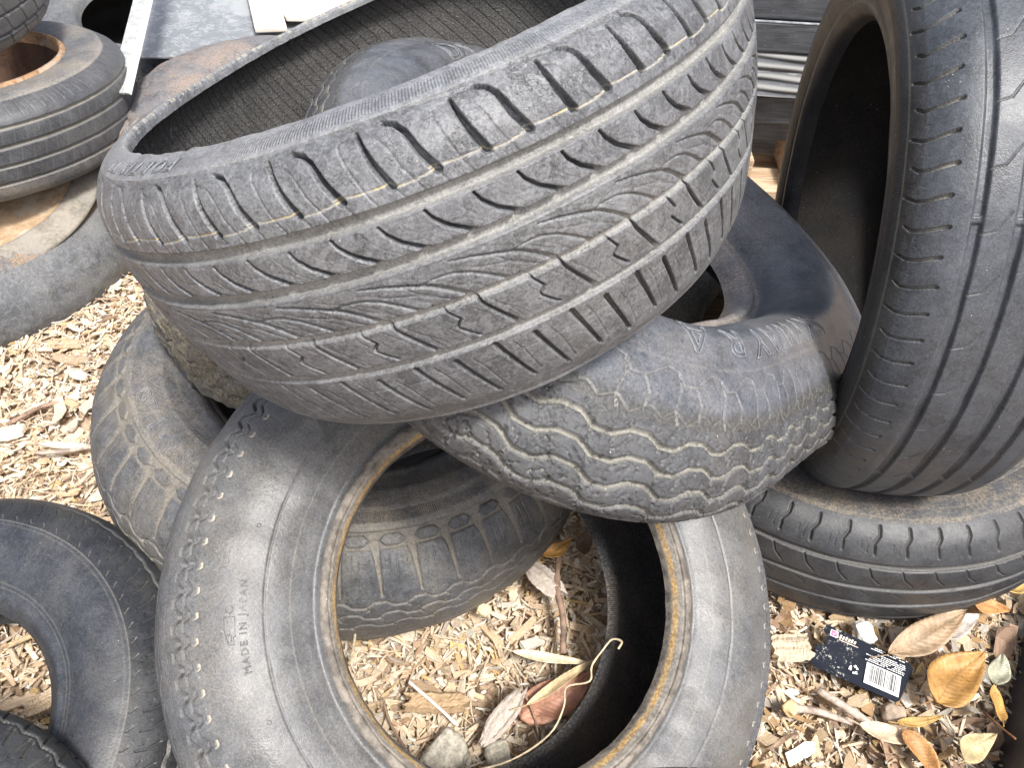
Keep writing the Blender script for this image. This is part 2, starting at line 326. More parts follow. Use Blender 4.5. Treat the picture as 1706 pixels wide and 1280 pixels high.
# ---- large patterned tyre lying across the top of the heap (its upper sidewall is cut away)
PA = [(-0.010, 0.2955), (-0.003, 0.2950), (0.0, 0.2975), (-0.0015, 0.305), (-0.007, 0.3185), (-0.025, 0.333), (-0.0535, 0.339), (-0.085, 0.34), (-0.1225, 0.336), (-0.159, 0.328), (-0.19, 0.319), (-0.216, 0.308), (-0.232, 0.293), (-0.238, 0.27)]
def pat_a(p, S):
    L = p.L
    def cz(pts, k=8725.0):
        o = []
        for x, y in pts:
            dx, dy = x - 665, y - 410; o.append(((0.96 * dx - 0.28 * dy) / 0.988 / 389 * L, 0.0065 + (0.91 * dy + 0.41 * dx) / 0.988 / k))
        return o
    def c5(pts, k=5650.0):
        o = []
        for x, y in pts:
            dx, dy = x - 500, y - 332; o.append(((0.925 * dx - 0.38 * dy) / 369 * L, 0.121 + (0.93 * dy + 0.37 * dx) / k))
        return o
    G = [sof(PA, 4, a) for a in (-0.0535, -0.085, -0.1225, -0.159)]
    p.ridge(-0.0005, 0.0016, 0.0007)
    for c, wd, dp in zip(G, (0.0080, 0.0080, 0.0054, 0.0064), (0.0062, 0.0060, 0.0036, 0.0048)): p.ring(c, wd, dp, 0.85, 0.0013)
    p.ring(G[0] + 0.0058, 0.0007, 0.0005); p.ring(G[1] - 0.0055, 0.0006, 0.0004); p.ring(G[1] + 0.0062, 0.0007, 0.0005)
    # shoulder: arch, slot, thin arch sipe, zigzag wear line
    p.groove(cz([(450, 455), (620, 398), (760, 357)]), 0.0007, 0.0010, 0.0, 0.0008, 0.0012)
    p.groove(cz([(760, 357), (810, 362), (850, 395), (880, 440), (910, 490), (985, 580)]), 0.0018, 0.0078, 0.0, 0.0008, 0.0044)
    p.groove(cz([(665, 410), (700, 480), (745, 560), (815, 660)]), 0.0014, 0.0078, 0.0, 0.0008, 0.0044)
    p.groove(cz([(780, 770), (715, 690), (650, 580), (605, 500), (600, 465), (620, 440), (665, 425)]), 0.0006, 0.0012)
    p.groove(cz([(690, 430), (740, 432), (775, 455), (810, 500), (845, 560), (900, 625), (950, 690)]), 0.0006, 0.0012)
    p.groove(cz([(835, 672), (878, 722)]), 0.0005, 0.0010); p.groove(cz([(990, 590), (1040, 652)]), 0.0005, 0.0010)
    p.groove(cz([(600, 732), (715, 690), (800, 650), (820, 664), (905, 625), (970, 580), (989, 584)]), 0.0008, 0.0010, 2.0)
    #(np.abs(p.d - 1.0) < 0.6) & (np.abs(S[None] - 0.036) < 0.012) & (p.h > -0.0013), np.maximum(p.d, 0), p.d)
    # second rib
    for k in (0, 1):
        o = (170 * k, -85 * k)
        p.groove(cz([(765 + o[0], 862 + o[1]), (800 + o[0], 905 + o[1]), (860 + o[0], 945 + o[1]), (968 + o[0], 982 + o[1])]), 0.0010, 0.0070, 0.05, 0.0008, 0.0030)
    p.groove(cz([(850, 840), (868, 868), (900, 886), (945, 886), (985, 868), (1020, 842), (1060, 828), (1110, 828), (1200, 860)]), 0.0004, 0.0006)
    p.groove(cz([(815, 900), (850, 935), (905, 962)]), 0.0004, 0.0007); p.groove(cz([(700, 905), (740, 945), (800, 985), (870, 1010)]), 0.0004, 0.0007)
    for q_ in range(5): p.groove(cz([(600 + 78 * q_, 700 - 34 * q_), (618 + 78 * q_, 716 - 34 * q_)]), 0.0004, 0.0006)
    # feathered centre rib
    p.groove(c5([(240, 238), (330, 220), (430, 210), (520, 208), (600, 228), (705, 262)], 6400), 0.0006, 0.0034, 0.5, 0.0011, 0.0034)
    p.groove(c5([(150, 332), (205, 305), (262, 288), (330, 288), (400, 302), (490, 328)], 6400), 0.0005, 0.0024, 0.4, 0.0010, 0.0024)
    p.groove(c5([(185, 290), (260, 262), (400, 262), (590, 300)], 6400), 0.0004, 0.0006, 0.2); p.groove(c5([(215, 310), (300, 318), (375, 345)], 6400), 0.0004, 0.0006)
    p.groove(c5([(150, 332), (110, 352), (60, 330)], 6400), 0.0004, 0.0006, 0.2)
    p.groove(c5([(300, 200), (380, 178), (520, 176), (640, 205)], 6400), 0.0004, 0.0006); p.groove(c5([(240, 345), (330, 338), (430, 362)], 6400), 0.0004, 0.0007)
    p.groove(c5([(60, 352), (120, 378), (200, 388)], 6400), 0.0005, 0.0010); p.groove(c5([(330, 268), (470, 250), (640, 272)], 6400), 0.0005, 0.0012)
    # fourth rib: lightning groove, slot, wavy sipes
    p.groove(c5([(185, 438), (240, 470), (293, 500), (277, 540), (320, 558), (372, 576)]), 0.0009, 0.0044, 0.1, 0.0008, 0.0016)
    p.groove(c5([(345, 395), (385, 432), (440, 465), (550, 526)]), 0.0014, 0.0056, 0.1, 0.0009, 0.0030)
    for dx in (-60, 110): p.groove(c5([(345 + dx, 430), (420 + dx, 455), (470 + dx, 478), (500 + dx, 510)]), 0.0004, 0.0007)
    p.groove(c5([(205, 475), (230, 505), (262, 520), (250, 548), (300, 575), (340, 600)]), 0.0004, 0.0008); p.groove(c5([(395, 400), (440, 425), (500, 450), (560, 495)]), 0.0004, 0.0008)
    # lower shoulder
    for k in (0, 1):
        ox, oy = 175 * k, -50 * k
        p.groove(c5([(430 + ox, 612 + oy), (470 + ox, 650 + oy), (540 + ox, 712 + oy), (625 + ox, 790 + oy)], 5200), 0.0034, 0.0062, 0.15, 0.0010, 0.0024)
        p.groove(c5([(505 + ox, 598 + oy), (560 + ox, 640 + oy), (655 + ox, 752 + oy)], 5200), 0.0006, 0.0010)
    p.ring(G[3] + 0.020, 0.0006, 0.0007, 0.1); p.ring(0.232, 0.0012, 0.0010, 0.3); p.ridge(0.236, 0.0012, 0.0006)

def extra_a(T, S, H, D, rng):
    # frayed cut edge of the missing sidewall
    e = np.clip((-0.019 - S) / 0.004, 0, 1)[None]
    H += e * 0.0004 * vnoise(len(T), len(S), rng, 260, 24)
    fr = vnoise(len(T), len(S), rng, 700, 60) > 0.2; D[:] = np.maximum(D, fr * ((S < -0.0225) & (S > -0.0262))[None] * 1.0); H -= 0.5 * fr * ((S < -0.024) & (S > -0.028))[None] * 0.002
    m = ((S > -0.001) & (S < 0.0015))[None]; D[:] = np.maximum(D, m * 0.15)

m_a_t = rubber('tread_bloomed', base=0.090, dust=0.35, dustcol=(0.205, 0.21, 0.21), rough=0.52, mottled=0.75, scratch=0.35, cracks=0.3, dirtcol=(0.28, 0.275, 0.255))
m_a_s = rubber('sidewall_bloomed', base=0.15, dust=0.4, dustcol=(0.26, 0.26, 0.25), rough=0.55, mottled=0.4, scratch=0.3, hatch=True)
m_a_i = rubber('liner_ribbed', base=0.050, dust=0.5, dustcol=(0.085, 0.082, 0.076), rough=0.7, mottled=0.0, scratch=0.0, ribs=(0.0155, 0.55), speck=0.8, tint=(1.03, 1.0, 0.97))
tyre('A', 'largest tyre across the top of the heap, wide patterned tread, upper sidewall cut away',
     (-0.0890, 0.6339, 0.7265), (-0.3541, 0.1900, 0.9157), (-0.9072, -0.3075, -0.2870), PA, 4, 42, 72, 0.00072, pat_a,
     dict(side=m_a_s, tread=m_a_t, inner=m_a_i, hatch=True, bead=m_a_s), (-0.0215, 0.0, 0.232), ell=(-0.1133, 0.1024), scale=0.84, fine='cam', th_t=0.009, th_s=0.006,
     inner_rows=40, extra=extra_a, seed=3)
m_let = rubber('moulded_letters', base=0.15, dust=0.4, dustcol=(0.3, 0.3, 0.28), rough=0.5, mottled=0.1)
lettering('A', 'FORTIS T5', 0.8221, -0.0095, 0.0150, m_let, bev=0.0005, shear=0.2, spacing=1.5)

# ---- tyre with zigzag tread under it, right of the middle
PB = [(-0.066, 0.163), (-0.054, 0.168), (-0.045, 0.174), (-0.042, 0.182), (-0.047, 0.189), (-0.044, 0.195), (-0.022, 0.205), (-0.004, 0.223), (0.008, 0.250), (0.0, 0.281), (-0.007, 0.303), (-0.020, 0.328), (-0.036, 0.347), (-0.052, 0.359), (-0.066, 0.364), (-0.078, 0.363), (-0.092, 0.355), (-0.108, 0.335), (-0.118, 0.305), (-0.122, 0.262)]
def pat_b(p, S):
    L = p.L; sh = 0.050
    p.ridge(0.0, 0.0018, 0.0009, 0.15); p.ridge(-0.092, 0.003, 0.0010)
    z = lambda f, a, b: [(0, a), (L * 0.12, a), (L * 0.36, b), (L * 0.62, b), (L * 0.86, a), (L, a)]
    # shoulder plates: angular outline
    p.groove([(0, 0.012), (L * .2, 0.006), (L * .42, 0.009), (L * .55, 0.019), (L * .8, 0.019), (L, 0.012)], 0.0008, 0.0016, 0.35)
    p.groove([(L * .42, 0.009), (L * .5, 0.024), (L * .44, 0.040), (L * .5, sh)], 0.0010, 0.0022, 0.35)
    p.groove([(L * .8, 0.019), (L * .93, 0.032), (L * .9, 0.046)], 0.0009, 0.0018, 0.3)
    p.groove([(0, 0.040), (L * .22, 0.047), (L * .44, 0.040), (L * .7, 0.050), (L, 0.040)], 0.0008, 0.0016, 0.3)
    t0 = sh + 0.004
    for k, c in enumerate((0.064, 0.082, 0.099, 0.115, 0.131)):
        f = 0.12 * k; pts = [(x + f * L, s) for x, s in z(0, c - 0.0034, c + 0.0034)]
        p.groove(pts, 0.0036, 0.0046, 0.9, 0.0008)
        p.groove([(L * (.24 + f), c), (L * (.20 + f), c - 0.0065)], 0.0010, 0.0035, 0.0); p.groove([(L * (.30 + f), c + 0.002), (L * (.33 + f), c + 0.0075)], 0.0012, 0.003, 0.5)
        p.groove([(L * (.76 + f), c), (L * (.80 + f), c - 0.0065)], 0.0010, 0.0035, 0.0); p.groove([(L * (.68 + f), c + 0.003), (L * (.66 + f), c + 0.0075)], 0.0012, 0.003, 0.4)
def extra_b(T, S, H, D, rng):
    # short random siping nicks all over the tread
    n = len(T); m = (S > 0.05) & (S < 0.19); k = np.where(m)[0]
    for _ in range(4200):
        i = rng.integers(0, n); j = k[rng.integers(0, len(k) - 9)]; ln = rng.integers(3, 9); sl = rng.uniform(-1.1, 1.1); dpt = rng.uniform(0.0014, 0.0034)
        for q in range(ln):
            ii = (i + int(q * sl)) % n; H[ii, j + q] -= dpt if q % 4 else dpt * 0.4
            if rng.random() < 0.12: D[ii, j + q] = 0.9
    for _ in range(1500):
        i = rng.integers(0, n); j = k[rng.integers(0, len(k) - 4)]; ln = rng.integers(3, 8); c = rng.uniform(-0.4, 0.4); dpt = rng.uniform(0.0006, 0.0016)
        for q in range(ln): H[(i + q) % n, j + int(round(q * c)) % 4] -= dpt
def post_b(outer, inner, T):
    # the far left end of this tyre is squashed flat under the load
    m = 1 - 0.0812 * np.cos(2 * T) + 0.0923 * np.sin(2 * T) + 0.02 * np.cos(3 * T) - 0.0519 * np.sin(3 * T)
    w_ = np.exp(-((((T - (0.736)) + np.pi) % (2 * np.pi) - np.pi) / 0.75) ** 2)
    for c, r0 in ((outer, 0.281), (inner, 0.274)):
        r = np.hypot(c[..., 0], c[..., 1]) / m[:, None]; ex = np.maximum(r - r0, 0); f = (r - ex * 0.62 * w_[:, None]) / r; c[..., 0] *= f; c[..., 1] *= f
    return outer, inner
m_b_b = rubber('bead_pink_dust', base=0.11, dust=0.9, dustcol=(0.30, 0.255, 0.22), rough=0.5, mottled=0.2)
m_b_t = rubber('tread_grey', base=0.060, dust=0.4, dustcol=(0.11, 0.103, 0.095), rough=0.6, mottled=0.25, scratch=0.15, cracks=0.4, dirtcol=(0.235, 0.225, 0.195), speck=0.9)
m_b_s = rubber('sidewall_slate', base=0.088, dust=0.42, dustcol=(0.20, 0.185, 0.17), rough=0.42, mottled=0.3, scratch=0.35, tint=(0.90, 0.98, 1.15), blend=(0.030, 0.046, (0.068, 0.067, 0.064)))
tyre('B', 'zigzag grooved tyre with raised lettering, tilted under the right side of the top tyre',
     (0.1202, 0.7395, 0.5036), (0.4322, 0.1301, 0.8923), (-0.8522, 0.3826, 0.3570), PB, 9, 44, 44, 0.0010, pat_b, dict(side=m_b_s, tread=m_b_t, inner=inner_brown, bead=m_b_b),
     (-0.114, 0.0505, 0.150), ell=(-0.0812, 0.0923, 0.02, -0.0519), warp=(-0.0071, -0.0017), scale=1.10, fine='cam', th_t=0.010, th_s=0.007, extra=extra_b, seed=5, post=post_b)
m_bl = rubber('letters_slate', base=0.15, dust=0.3, rough=0.45, mottled=0.1, tint=(0.93, 0.98, 1.1))
lettering('B', 'SKYWAY', 2.6718, -0.028, 0.047, m_bl, bev=0.0009, spacing=1.12)
lettering('B', 'RA', 2.0623, -0.030, 0.046, m_bl, bev=0.0009, spacing=1.7)
lettering('B', 'DS', -0.1558, -0.030, 0.046, m_bl, bev=0.0009, spacing=1.1)

# ---- tyre leaning at the front with its whole sidewall in view
PC = [(-0.016, 0.170), (-0.006, 0.1735), (0.003, 0.180), (0.004, 0.186), (-0.001, 0.192), (0.002, 0.200), (0.008, 0.225), (0.008, 0.255), (0.0, 0.280), (-0.011, 0.298), (-0.028, 0.310), (-0.055, 0.3155), (-0.09, 0.317), (-0.13, 0.314), (-0.158, 0.302), (-0.170, 0.27), (-0.165, 0.22), (-0.15, 0.175)]
def pat_c(p, S):
    L = p.L
    b = sof(PC, 8, -0.011)
    p.ring(-0.105, 0.0014, 0.0011, 0.25); p.ridge(-0.098, 0.0018, 0.0009, 0.2); p.ridge(-0.101, 0.0016, 0.0006, 0.3)
    p.ring(-0.048, 0.0016, 0.0009); p.ridge(-0.051, 0.0016, 0.0005); p.ridge(-0.069, 0.0008, 0.0005, 0.25); p.ridge(-0.0005, 0.0018, 0.0007)
    z = lambda c, h, f=0: [((f) * L, c - h), ((f + .20) * L, c - h), ((f + .42) * L, c + h), ((f + .72) * L, c + h), ((f + 1) * L, c - h)]
    p.groove([(0.05 * L, 0.0050), (L * .22, 0.0045), (L * .30, 0.0070)], 0.0020, 0.0016, 0.8, 0.0008)
    p.groove(z(0.0140, 0.0030), 0.0013, 0.0040, 0.15, 0.0006); p.groove([(0.2 * L, 0.0115), (0.18 * L, 0.021)], 0.0007, 0.0016, 0.1)
    p.groove(z(0.0235, 0.0034, .06), 0.0027, 0.0065, 0.03, 0.0007)
    for c in np.arange(0.036, 0.05, 0.0026): p.ring(c, 0.0007, 0.0010, 0.0, 0.0008, 0.0005)
    for c in (0.058, 0.080, 0.102, 0.122): p.groove(z(c, 0.003, .1), 0.0028, 0.0055, 0.3, 0.001)
m_c_s = rubber('sidewall_grey', base=0.098, dust=0.6, dustcol=(0.150, 0.136, 0.115), rough=0.42, mottled=0.0, scratch=0.28, dirtcol=(0.44, 0.39, 0.31), tint=(0.99, 1.0, 1.02))
m_c_t = rubber('tread_dusty', base=0.085, dust=0.5, dustcol=(0.15, 0.14, 0.12), rough=0.65, mottled=0.2)
def bead_material():
    g = NG('bead_stained'); P = g.obj(); uv = g.attr('uvm', 'Vector'); s = g.sep(uv, 1)
    n = g.noise(P, 70, 5, 0.7); n2 = g.noise(P, 300, 4, 0.7); wob = g.math('ADD', s, g.math('MULTIPLY', g.math('SUBTRACT', g.noise(P, 14, 2), 0.5), 0.005))
    base = g.mix(g.ramp(n, 0.35, 0.65), (0.085, 0.072, 0.058), (0.23, 0.20, 0.165))
    grey = g.mix(g.ramp(n2, 0.4, 0.6), (0.20, 0.185, 0.165), (0.36, 0.33, 0.29))
    c = g.mix(g.math('MULTIPLY', g.ramp(g.math('ABSOLUTE', g.math('SUBTRACT', wob, -0.1135)), 0.004, 0.009, 1.0, 0.0), 0.7), base, grey)
    yl = g.math('MULTIPLY', g.ramp(g.math('ABSOLUTE', g.math('SUBTRACT', wob, -0.1150)), 0.0018, 0.0046, 0.85, 0.0), g.ramp(n, 0.30, 0.56, 0.35, 1.0))
    c = g.mix(yl, c, g.mix(g.ramp(n2, 0.4, 0.6), (0.36, 0.20, 0.06), (0.55, 0.38, 0.15)))
    c = g.mix(g.math('MULTIPLY', g.ramp(g.voro(P, 160), 0.05, 0.12, 1.0, 0.0), g.ramp(n, 0.45, 0.6)), c, (0.55, 0.42, 0.34))
    g.put(g.b.inputs['Base Color'], c); g.b.inputs['Roughness'].default_value = 0.6
    g.put(g.b.inputs['Normal'], g.bump(g.math('ADD', n, g.math('MULTIPLY', n2, 0.6)), 0.0012, 0.9)); return g.m
m_bead = bead_material()
m_c_i = rubber('liner_worn_black', base=0.03, dust=0.7, dustcol=(0.11, 0.085, 0.062), rough=0.6, mottled=0.0, ribs=(0.004, 0.1), speck=0.2)
tyre('C', 'leaning front tyre, smooth grey sidewall facing up, orange ring round its inner edge',
     (0.0200, 0.3569, 0.3039), (0.3572, -0.3535, 0.8646), (-0.6801, 0.5360, 0.5001), PC, 8, 90, 34, 0.0008, pat_c, dict(side=m_c_s, tread=m_c_t, inner=m_c_i, bead=m_bead),
     (-0.097, 0.0065, 0.16), ell=(0, 0), fine=None, th_t=0.011, th_s=0.006, inner_rows=60, seed=8)
m_cl = rubber('letters_grey', base=0.105, dust=0.3, rough=0.5, mottled=0.0)
lettering('C', 'MADE IN JAPAN', 0.9655, -0.0315, 0.0080, m_cl, bev=0.00021, flip=True, spacing=1.35)
pent = [((-0.010, -0.0028), (-0.004, -0.0028), (-0.004, -0.0042), (0.012, -0.0042), (0.012, 0.0042), (0.002, 0.0042), (-0.010, 0.001)), True]
circ_ = lambda x0, y0, r0: [tuple((x0 + r0 * math.cos(a_), y0 + r0 * math.sin(a_)) for a_ in np.arange(10) * math.pi / 5), True]
lettering('C', '', 0.9778, -0.021, 0.01, m_cl, bev=0.00032, flip=True, polys=[pent, circ_(0.018, 0.0, 0.003), [((-0.007, -0.001), (-0.002, -0.001), (-0.002, 0.001)), False]])
for th_, s_ in ((0.6357, -0.034), (1.1172, -0.058), (1.2771, -0.036), (-2.6612, -0.04)): lettering('C', '', th_, s_, 0.01, m_cl, bev=0.0004, flip=False, polys=[circ_(0, 0, 0.0016)])

# ---- tyre lying flat behind it (seen again through its hole)
PD = [(-0.02, 0.195), (-0.004, 0.203), (0.006, 0.214), (0.008, 0.226), (0.014, 0.25), (0.008, 0.272), (0.0, 0.290), (-0.018, 0.311), (-0.04, 0.331), (-0.07, 0.345), (-0.11, 0.349), (-0.16, 0.341), (-0.19, 0.31), (-0.2, 0.25), (-0.185, 0.2)]
def pat_d(p, S):
    L = p.L; sh = sof(PD, 6, -0.062)
    p.ridge(-0.001, 0.0012, 0.0008, 0.3); p.ridge(-0.005, 0.0012, 0.0008, 0.3); p.ridge(-0.028, 0.0012, 0.0006, 0.2); p.ridge(-0.062, 0.003, 0.0022, 0.3); p.ridge(-0.075, 0.0015, 0.001)
    # shoulder lugs
    x_ = np.abs(((p.X / L - 0.05) % 1.0) - 0.5) * L; y_ = np.abs(p.S - 0.0125); hexa = np.clip(np.minimum(0.0066 - y_, 0.37 * L - x_ - y_ * 1.25) / 0.0010 + 0.5, 0, 1)
    band = np.clip((0.0105 - y_) / 0.0012 + 0.5, 0, 1) * (1 - hexa); p.h = np.minimum(p.h, -0.0026 * band); p.d = np.maximum(p.d, 0.5 * band)
    p.groove([(L * .05, 0.018), (L * .10, 0.032), (L * .20, sh - 0.004)], 0.0135, 0.0040, 0.6, 0.0015, 0.0028)
    for f in (.42, .62): p.groove([(L * f, 0.030), (L * (f + .02), sh - 0.002), (L * (f + .07), sh + 0.003)], 0.0009, 0.0016)
    for k, c in enumerate((sh + 0.010, sh + 0.029, sh + 0.049)):
        f = 0.33 * k
        p.groove([(L * f, c - .004), (L * (f + .3), c - .004), (L * (f + .5), c + .003), (L * (f + .8), c + .004), (L * (f + 1), c - .004)], 0.0028, 0.0040, 0.7, 0.001)
        p.groove([(L * (f + .8), c + .004), (L * (f + .9), c + .008)], 0.0022, 0.0028, 0.7)
        p.groove([(L * (f + .45), c - .010), (L * (f + .85), c - .011)], 0.0006, 0.0012)
m_d_s = rubber('sidewall_earthy', base=0.10, dust=0.85, dustcol=(0.25, 0.215, 0.165), rough=0.62, mottled=0.5, scratch=0.3, dirtcol=(0.24, 0.215, 0.165), hatch=0.0032)
m_d_t = rubber('tread_earthy', base=0.08, dust=0.6, dustcol=(0.19, 0.17, 0.135), rough=0.55, mottled=0.4, scratch=0.25, dirtcol=(0.24, 0.21, 0.165), cracks=0.3)
tyre('D', 'earth stained tyre with chunky lugs and serif letters, lying behind the leaning front tyre',
     (-0.2150, 0.7474, 0.2116), (0.1077, 0.0442, 0.9932), (-0.9887, 0.1097, 0.1023), PD, 6, 46, 40, 0.0011, pat_d, dict(side=m_d_s, tread=m_d_t, inner=inner_dark, bead=m_d_s, hatch=((-0.014, 0.007), (-0.034, 0.008), (-0.050, 0.004))),
     (-0.088, 0.001, 0.16), fine='cam', seed=9, lumpy=0.0008)
m_dl = rubber('letters_earthy', base=0.17, dust=0.6, dustcol=(0.22, 0.2, 0.16), rough=0.6)
lettering('D', 'GTH - RS', 0.8223, -0.020, 0.030, m_dl, bev=0.0010, flip=False, spacing=1.15)

# ---- mud caked tyre squeezed between
PE = [(-0.02, 0.2), (0.0, 0.22), (0.004, 0.27), (-0.01, 0.305), (-0.035, 0.33), (-0.07, 0.34), (-0.11, 0.338), (-0.14, 0.318), (-0.155, 0.28), (-0.15, 0.22)]
def pat_e(p, S):
    L = p.L
    for c in (0.012, 0.034): p.groove([(0, c), (L * .5, c + 0.010)], 0.004, 0.004, 0.3, 0.0015)
    p.groove([(0, 0.03), (L * .2, 0.05)], 0.0016, 0.003); p.groove([(L * .5, 0.03), (L * .6, 0.052)], 0.0016, 0.003)
    for c in (0.06, 0.085): p.groove([(0, c - .003), (L * .5, c + .003), (L, c - .003)], 0.004, 0.005, 0.4)
m_e = rubber('tread_muddy', base=0.07, dust=0.6, dustcol=(0.2, 0.18, 0.14), rough=0.8, mottled=0.2, mud=0.95, cracks=0.6)
tyre('E', 'mud caked tyre pinched under the left end of the top tyre', (-0.192, 0.862, 0.395), (-0.10, 0.02, 1.0), (-1, 0, 0), PE, 3, 70, 24, 0.0014, pat_e,
     dict(side=m_e, tread=m_e, inner=inner_dark), (-0.09, 0.0, 0.12), scale=0.93, fine='cam', seed=12, lumpy=0.0045)

# ---- tyre standing upright on the right
PK = [(-0.022, 0.236), (-0.008, 0.243), (0.0, 0.252), (0.0, 0.258), (0.007, 0.275), (0.006, 0.290), (0.0, 0.300), (-0.008, 0.309), (-0.02, 0.321), (-0.035, 0.329), (-0.055, 0.333), (-0.1, 0.335), (-0.15, 0.334), (-0.185, 0.326), (-0.203, 0.302), (-0.205, 0.265), (-0.19, 0.24)]
def pat_k(p, S):
    L = p.L; G = [sof(PK, 6, a) for a in (-0.055, -0.0895, -0.1245, -0.154)]
    p.ridge(0.0, 0.0016, 0.0011, 0.2); p.ridge(-0.024, 0.0016, 0.0006); p.ring(-0.043, 0.0012, 0.0008)
    p.groove([(0, 0.0), (L, 0.0)], 0.0004, 0.0002)
    for c, wd in zip(G, (0.0085, 0.0080, 0.0078, 0.0075)): p.ring(c, wd, 0.0048, 0.0, 0.0030)
    for k in (0, 1):
        f = 0.5 * k; a0 = 0.0030 if k else 0.0065
        p.groove([(L * (f + .10), a0), (L * (f + .02), 0.013), (L * (f + .02), 0.024), (L * (f + .10), 0.045 - 0.002 * k)], 0.0016, 0.0052, 0.5, 0.0007, 0.0036)
        p.groove([(L * (f + .27), 0.0165), (L * (f + .255), 0.0215)], 0.0005, 0.0010)
    p.groove([(0, G[0] + 0.005), (L * .06, G[0] + 0.016), (L * .36, G[0] + 0.027)], 0.0009, 0.0022, 0.3, 0.0008, 0.0007)
    p.groove([(L * .4, G[1] + 0.006), (L * .46, G[1] + 0.012), (L * .6, G[1] + 0.02)], 0.0006, 0.0006, 0.1)
def extra_k(T, S, H, D, rng):
    # tread wear bars: bumps in the grooves every ~0.33 m
    G = [sof(PK, 6, a) for a in (-0.055, -0.0895, -0.1245, -0.154)]
    for t0 in np.arange(6) * math.pi / 3 + 0.35:
        dt = np.abs((T - t0 + math.pi) % (2 * math.pi) - math.pi) * 0.335
        m = np.clip((0.0045 - dt) / 0.002, 0, 1)[:, None]
        for c in G: H += m * np.clip((0.0042 - np.abs(S - c)) / 0.001, 0, 1)[None] * 0.0022
m_k_t = rubber('tread_slick_grey', base=0.056, dust=0.3, dustcol=(0.085, 0.09, 0.095), rough=0.42, mottled=0.35, scratch=0.35, dirtcol=(0.4, 0.37, 0.31), tint=(0.89, 0.98, 1.14), speck=0.9)
inner_k = rubber('liner_jet', base=0.009, dust=0.4, rough=0.8, sheen=0.15, mottled=0.0, speck=0.4, dustcol=(0.028, 0.022, 0.016))
m_k_s = rubber('sidewall_black', base=0.017, dust=0.4, dustcol=(0.045, 0.04, 0.034), rough=0.42, mottled=0.2, scratch=0.25, hatch=True, blend=(0.004, 0.018, (0.045, 0.046, 0.050)))
tyre('K', 'low profile tyre standing upright at the right, black open side facing left',
     (0.3644, 0.8031, 0.4208), (-0.9920, 0.0900, -0.0890), (-0.0051, -0.7311, -0.6822), PK, 6, 37, 72, 0.0009, pat_k, dict(side=m_k_s, tread=m_k_t, inner=inner_k, bead=m_k_s, hatch=True),
     (-0.048, 0.0155, 0.185), ell=(0.0003, -0.0482), scale=0.95, fine=None, seed=13, extra=extra_k, inner_rows=60)

# ---- tyre lying flat under it, lower right
PL = [(-0.03, 0.196), (-0.014, 0.203), (-0.006, 0.215), (-0.004, 0.232), (0.0, 0.25), (0.0, 0.2685), (-0.009, 0.288), (-0.021, 0.300), (-0.036, 0.308), (-0.06, 0.3145), (-0.1, 0.317), (-0.14, 0.313), (-0.168, 0.300), (-0.182, 0.275), (-0.182, 0.22), (-0.165, 0.2)]
def pat_l(p, S):
    L = p.L; G = [sof(PL, 5, a) for a in (-0.036, -0.070, -0.104, -0.138)]
    p.ridge(0.0, 0.0022, 0.0016, 0.25); p.ridge(-0.013, 0.0018, 0.0007, 0.2); p.ring(-0.032, 0.0012, 0.0010); p.ridge(-0.045, 0.003, 0.0012)
    for c in G: p.ring(c, 0.0062, 0.0042, 0.45, 0.0020)
    p.groove([(L * .2, 0.010), (L * .22, 0.020), (L * .08, 0.029), (L * .12, 0.041)], 0.0026, 0.0032, 0.35, 0.0014)
    p.groove([(L * .66, 0.028), (L * .66, 0.036)], 0.0006, 0.0012); p.groove([(L * .88, 0.024), (L * .86, 0.040)], 0.0005, 0.0010)
    p.groove([(L * .1, G[0] + .004), (L * .25, G[0] + .016), (L * .55, G[0] + .026)], 0.0012, 0.0022, 0.3)
    p.groove([(L * .1, G[1] + .008), (L * .4, G[1] + .014)], 0.0010, 0.0018, 0.1); p.groove([(L * .5, G[2] + .006), (L * .8, G[2] + .012)], 0.0010, 0.0018, 0.1)
m_l_s = rubber('sidewall_brown_dust', base=0.06, dust=0.95, dustcol=(0.21, 0.17, 0.12), rough=0.7, mottled=0.2, scratch=0.1, dirtcol=(0.3, 0.26, 0.2))
m_l_t = rubber('tread_black', base=0.032, dust=0.25, dustcol=(0.10, 0.095, 0.085), rough=0.5, mottled=0.25, scratch=0.2, dirtcol=(0.14, 0.13, 0.11), tint=(0.94, 0.98, 1.1), speck=0.7)
tyre('L', 'black tyre lying flat on the ground under the upright tyre', (0.5041, 0.8475, 0.2028), (-0.0865, -0.0302, 0.9958), (-0.9914, -0.0954, -0.0891), PL, 5, 58, 36, 0.0010, pat_l,
     dict(side=m_l_s, tread=m_l_t, inner=inner_brown, bead=m_l_s), (-0.075, 0.004, 0.175), scale=1.15, fine='cam', seed=15)

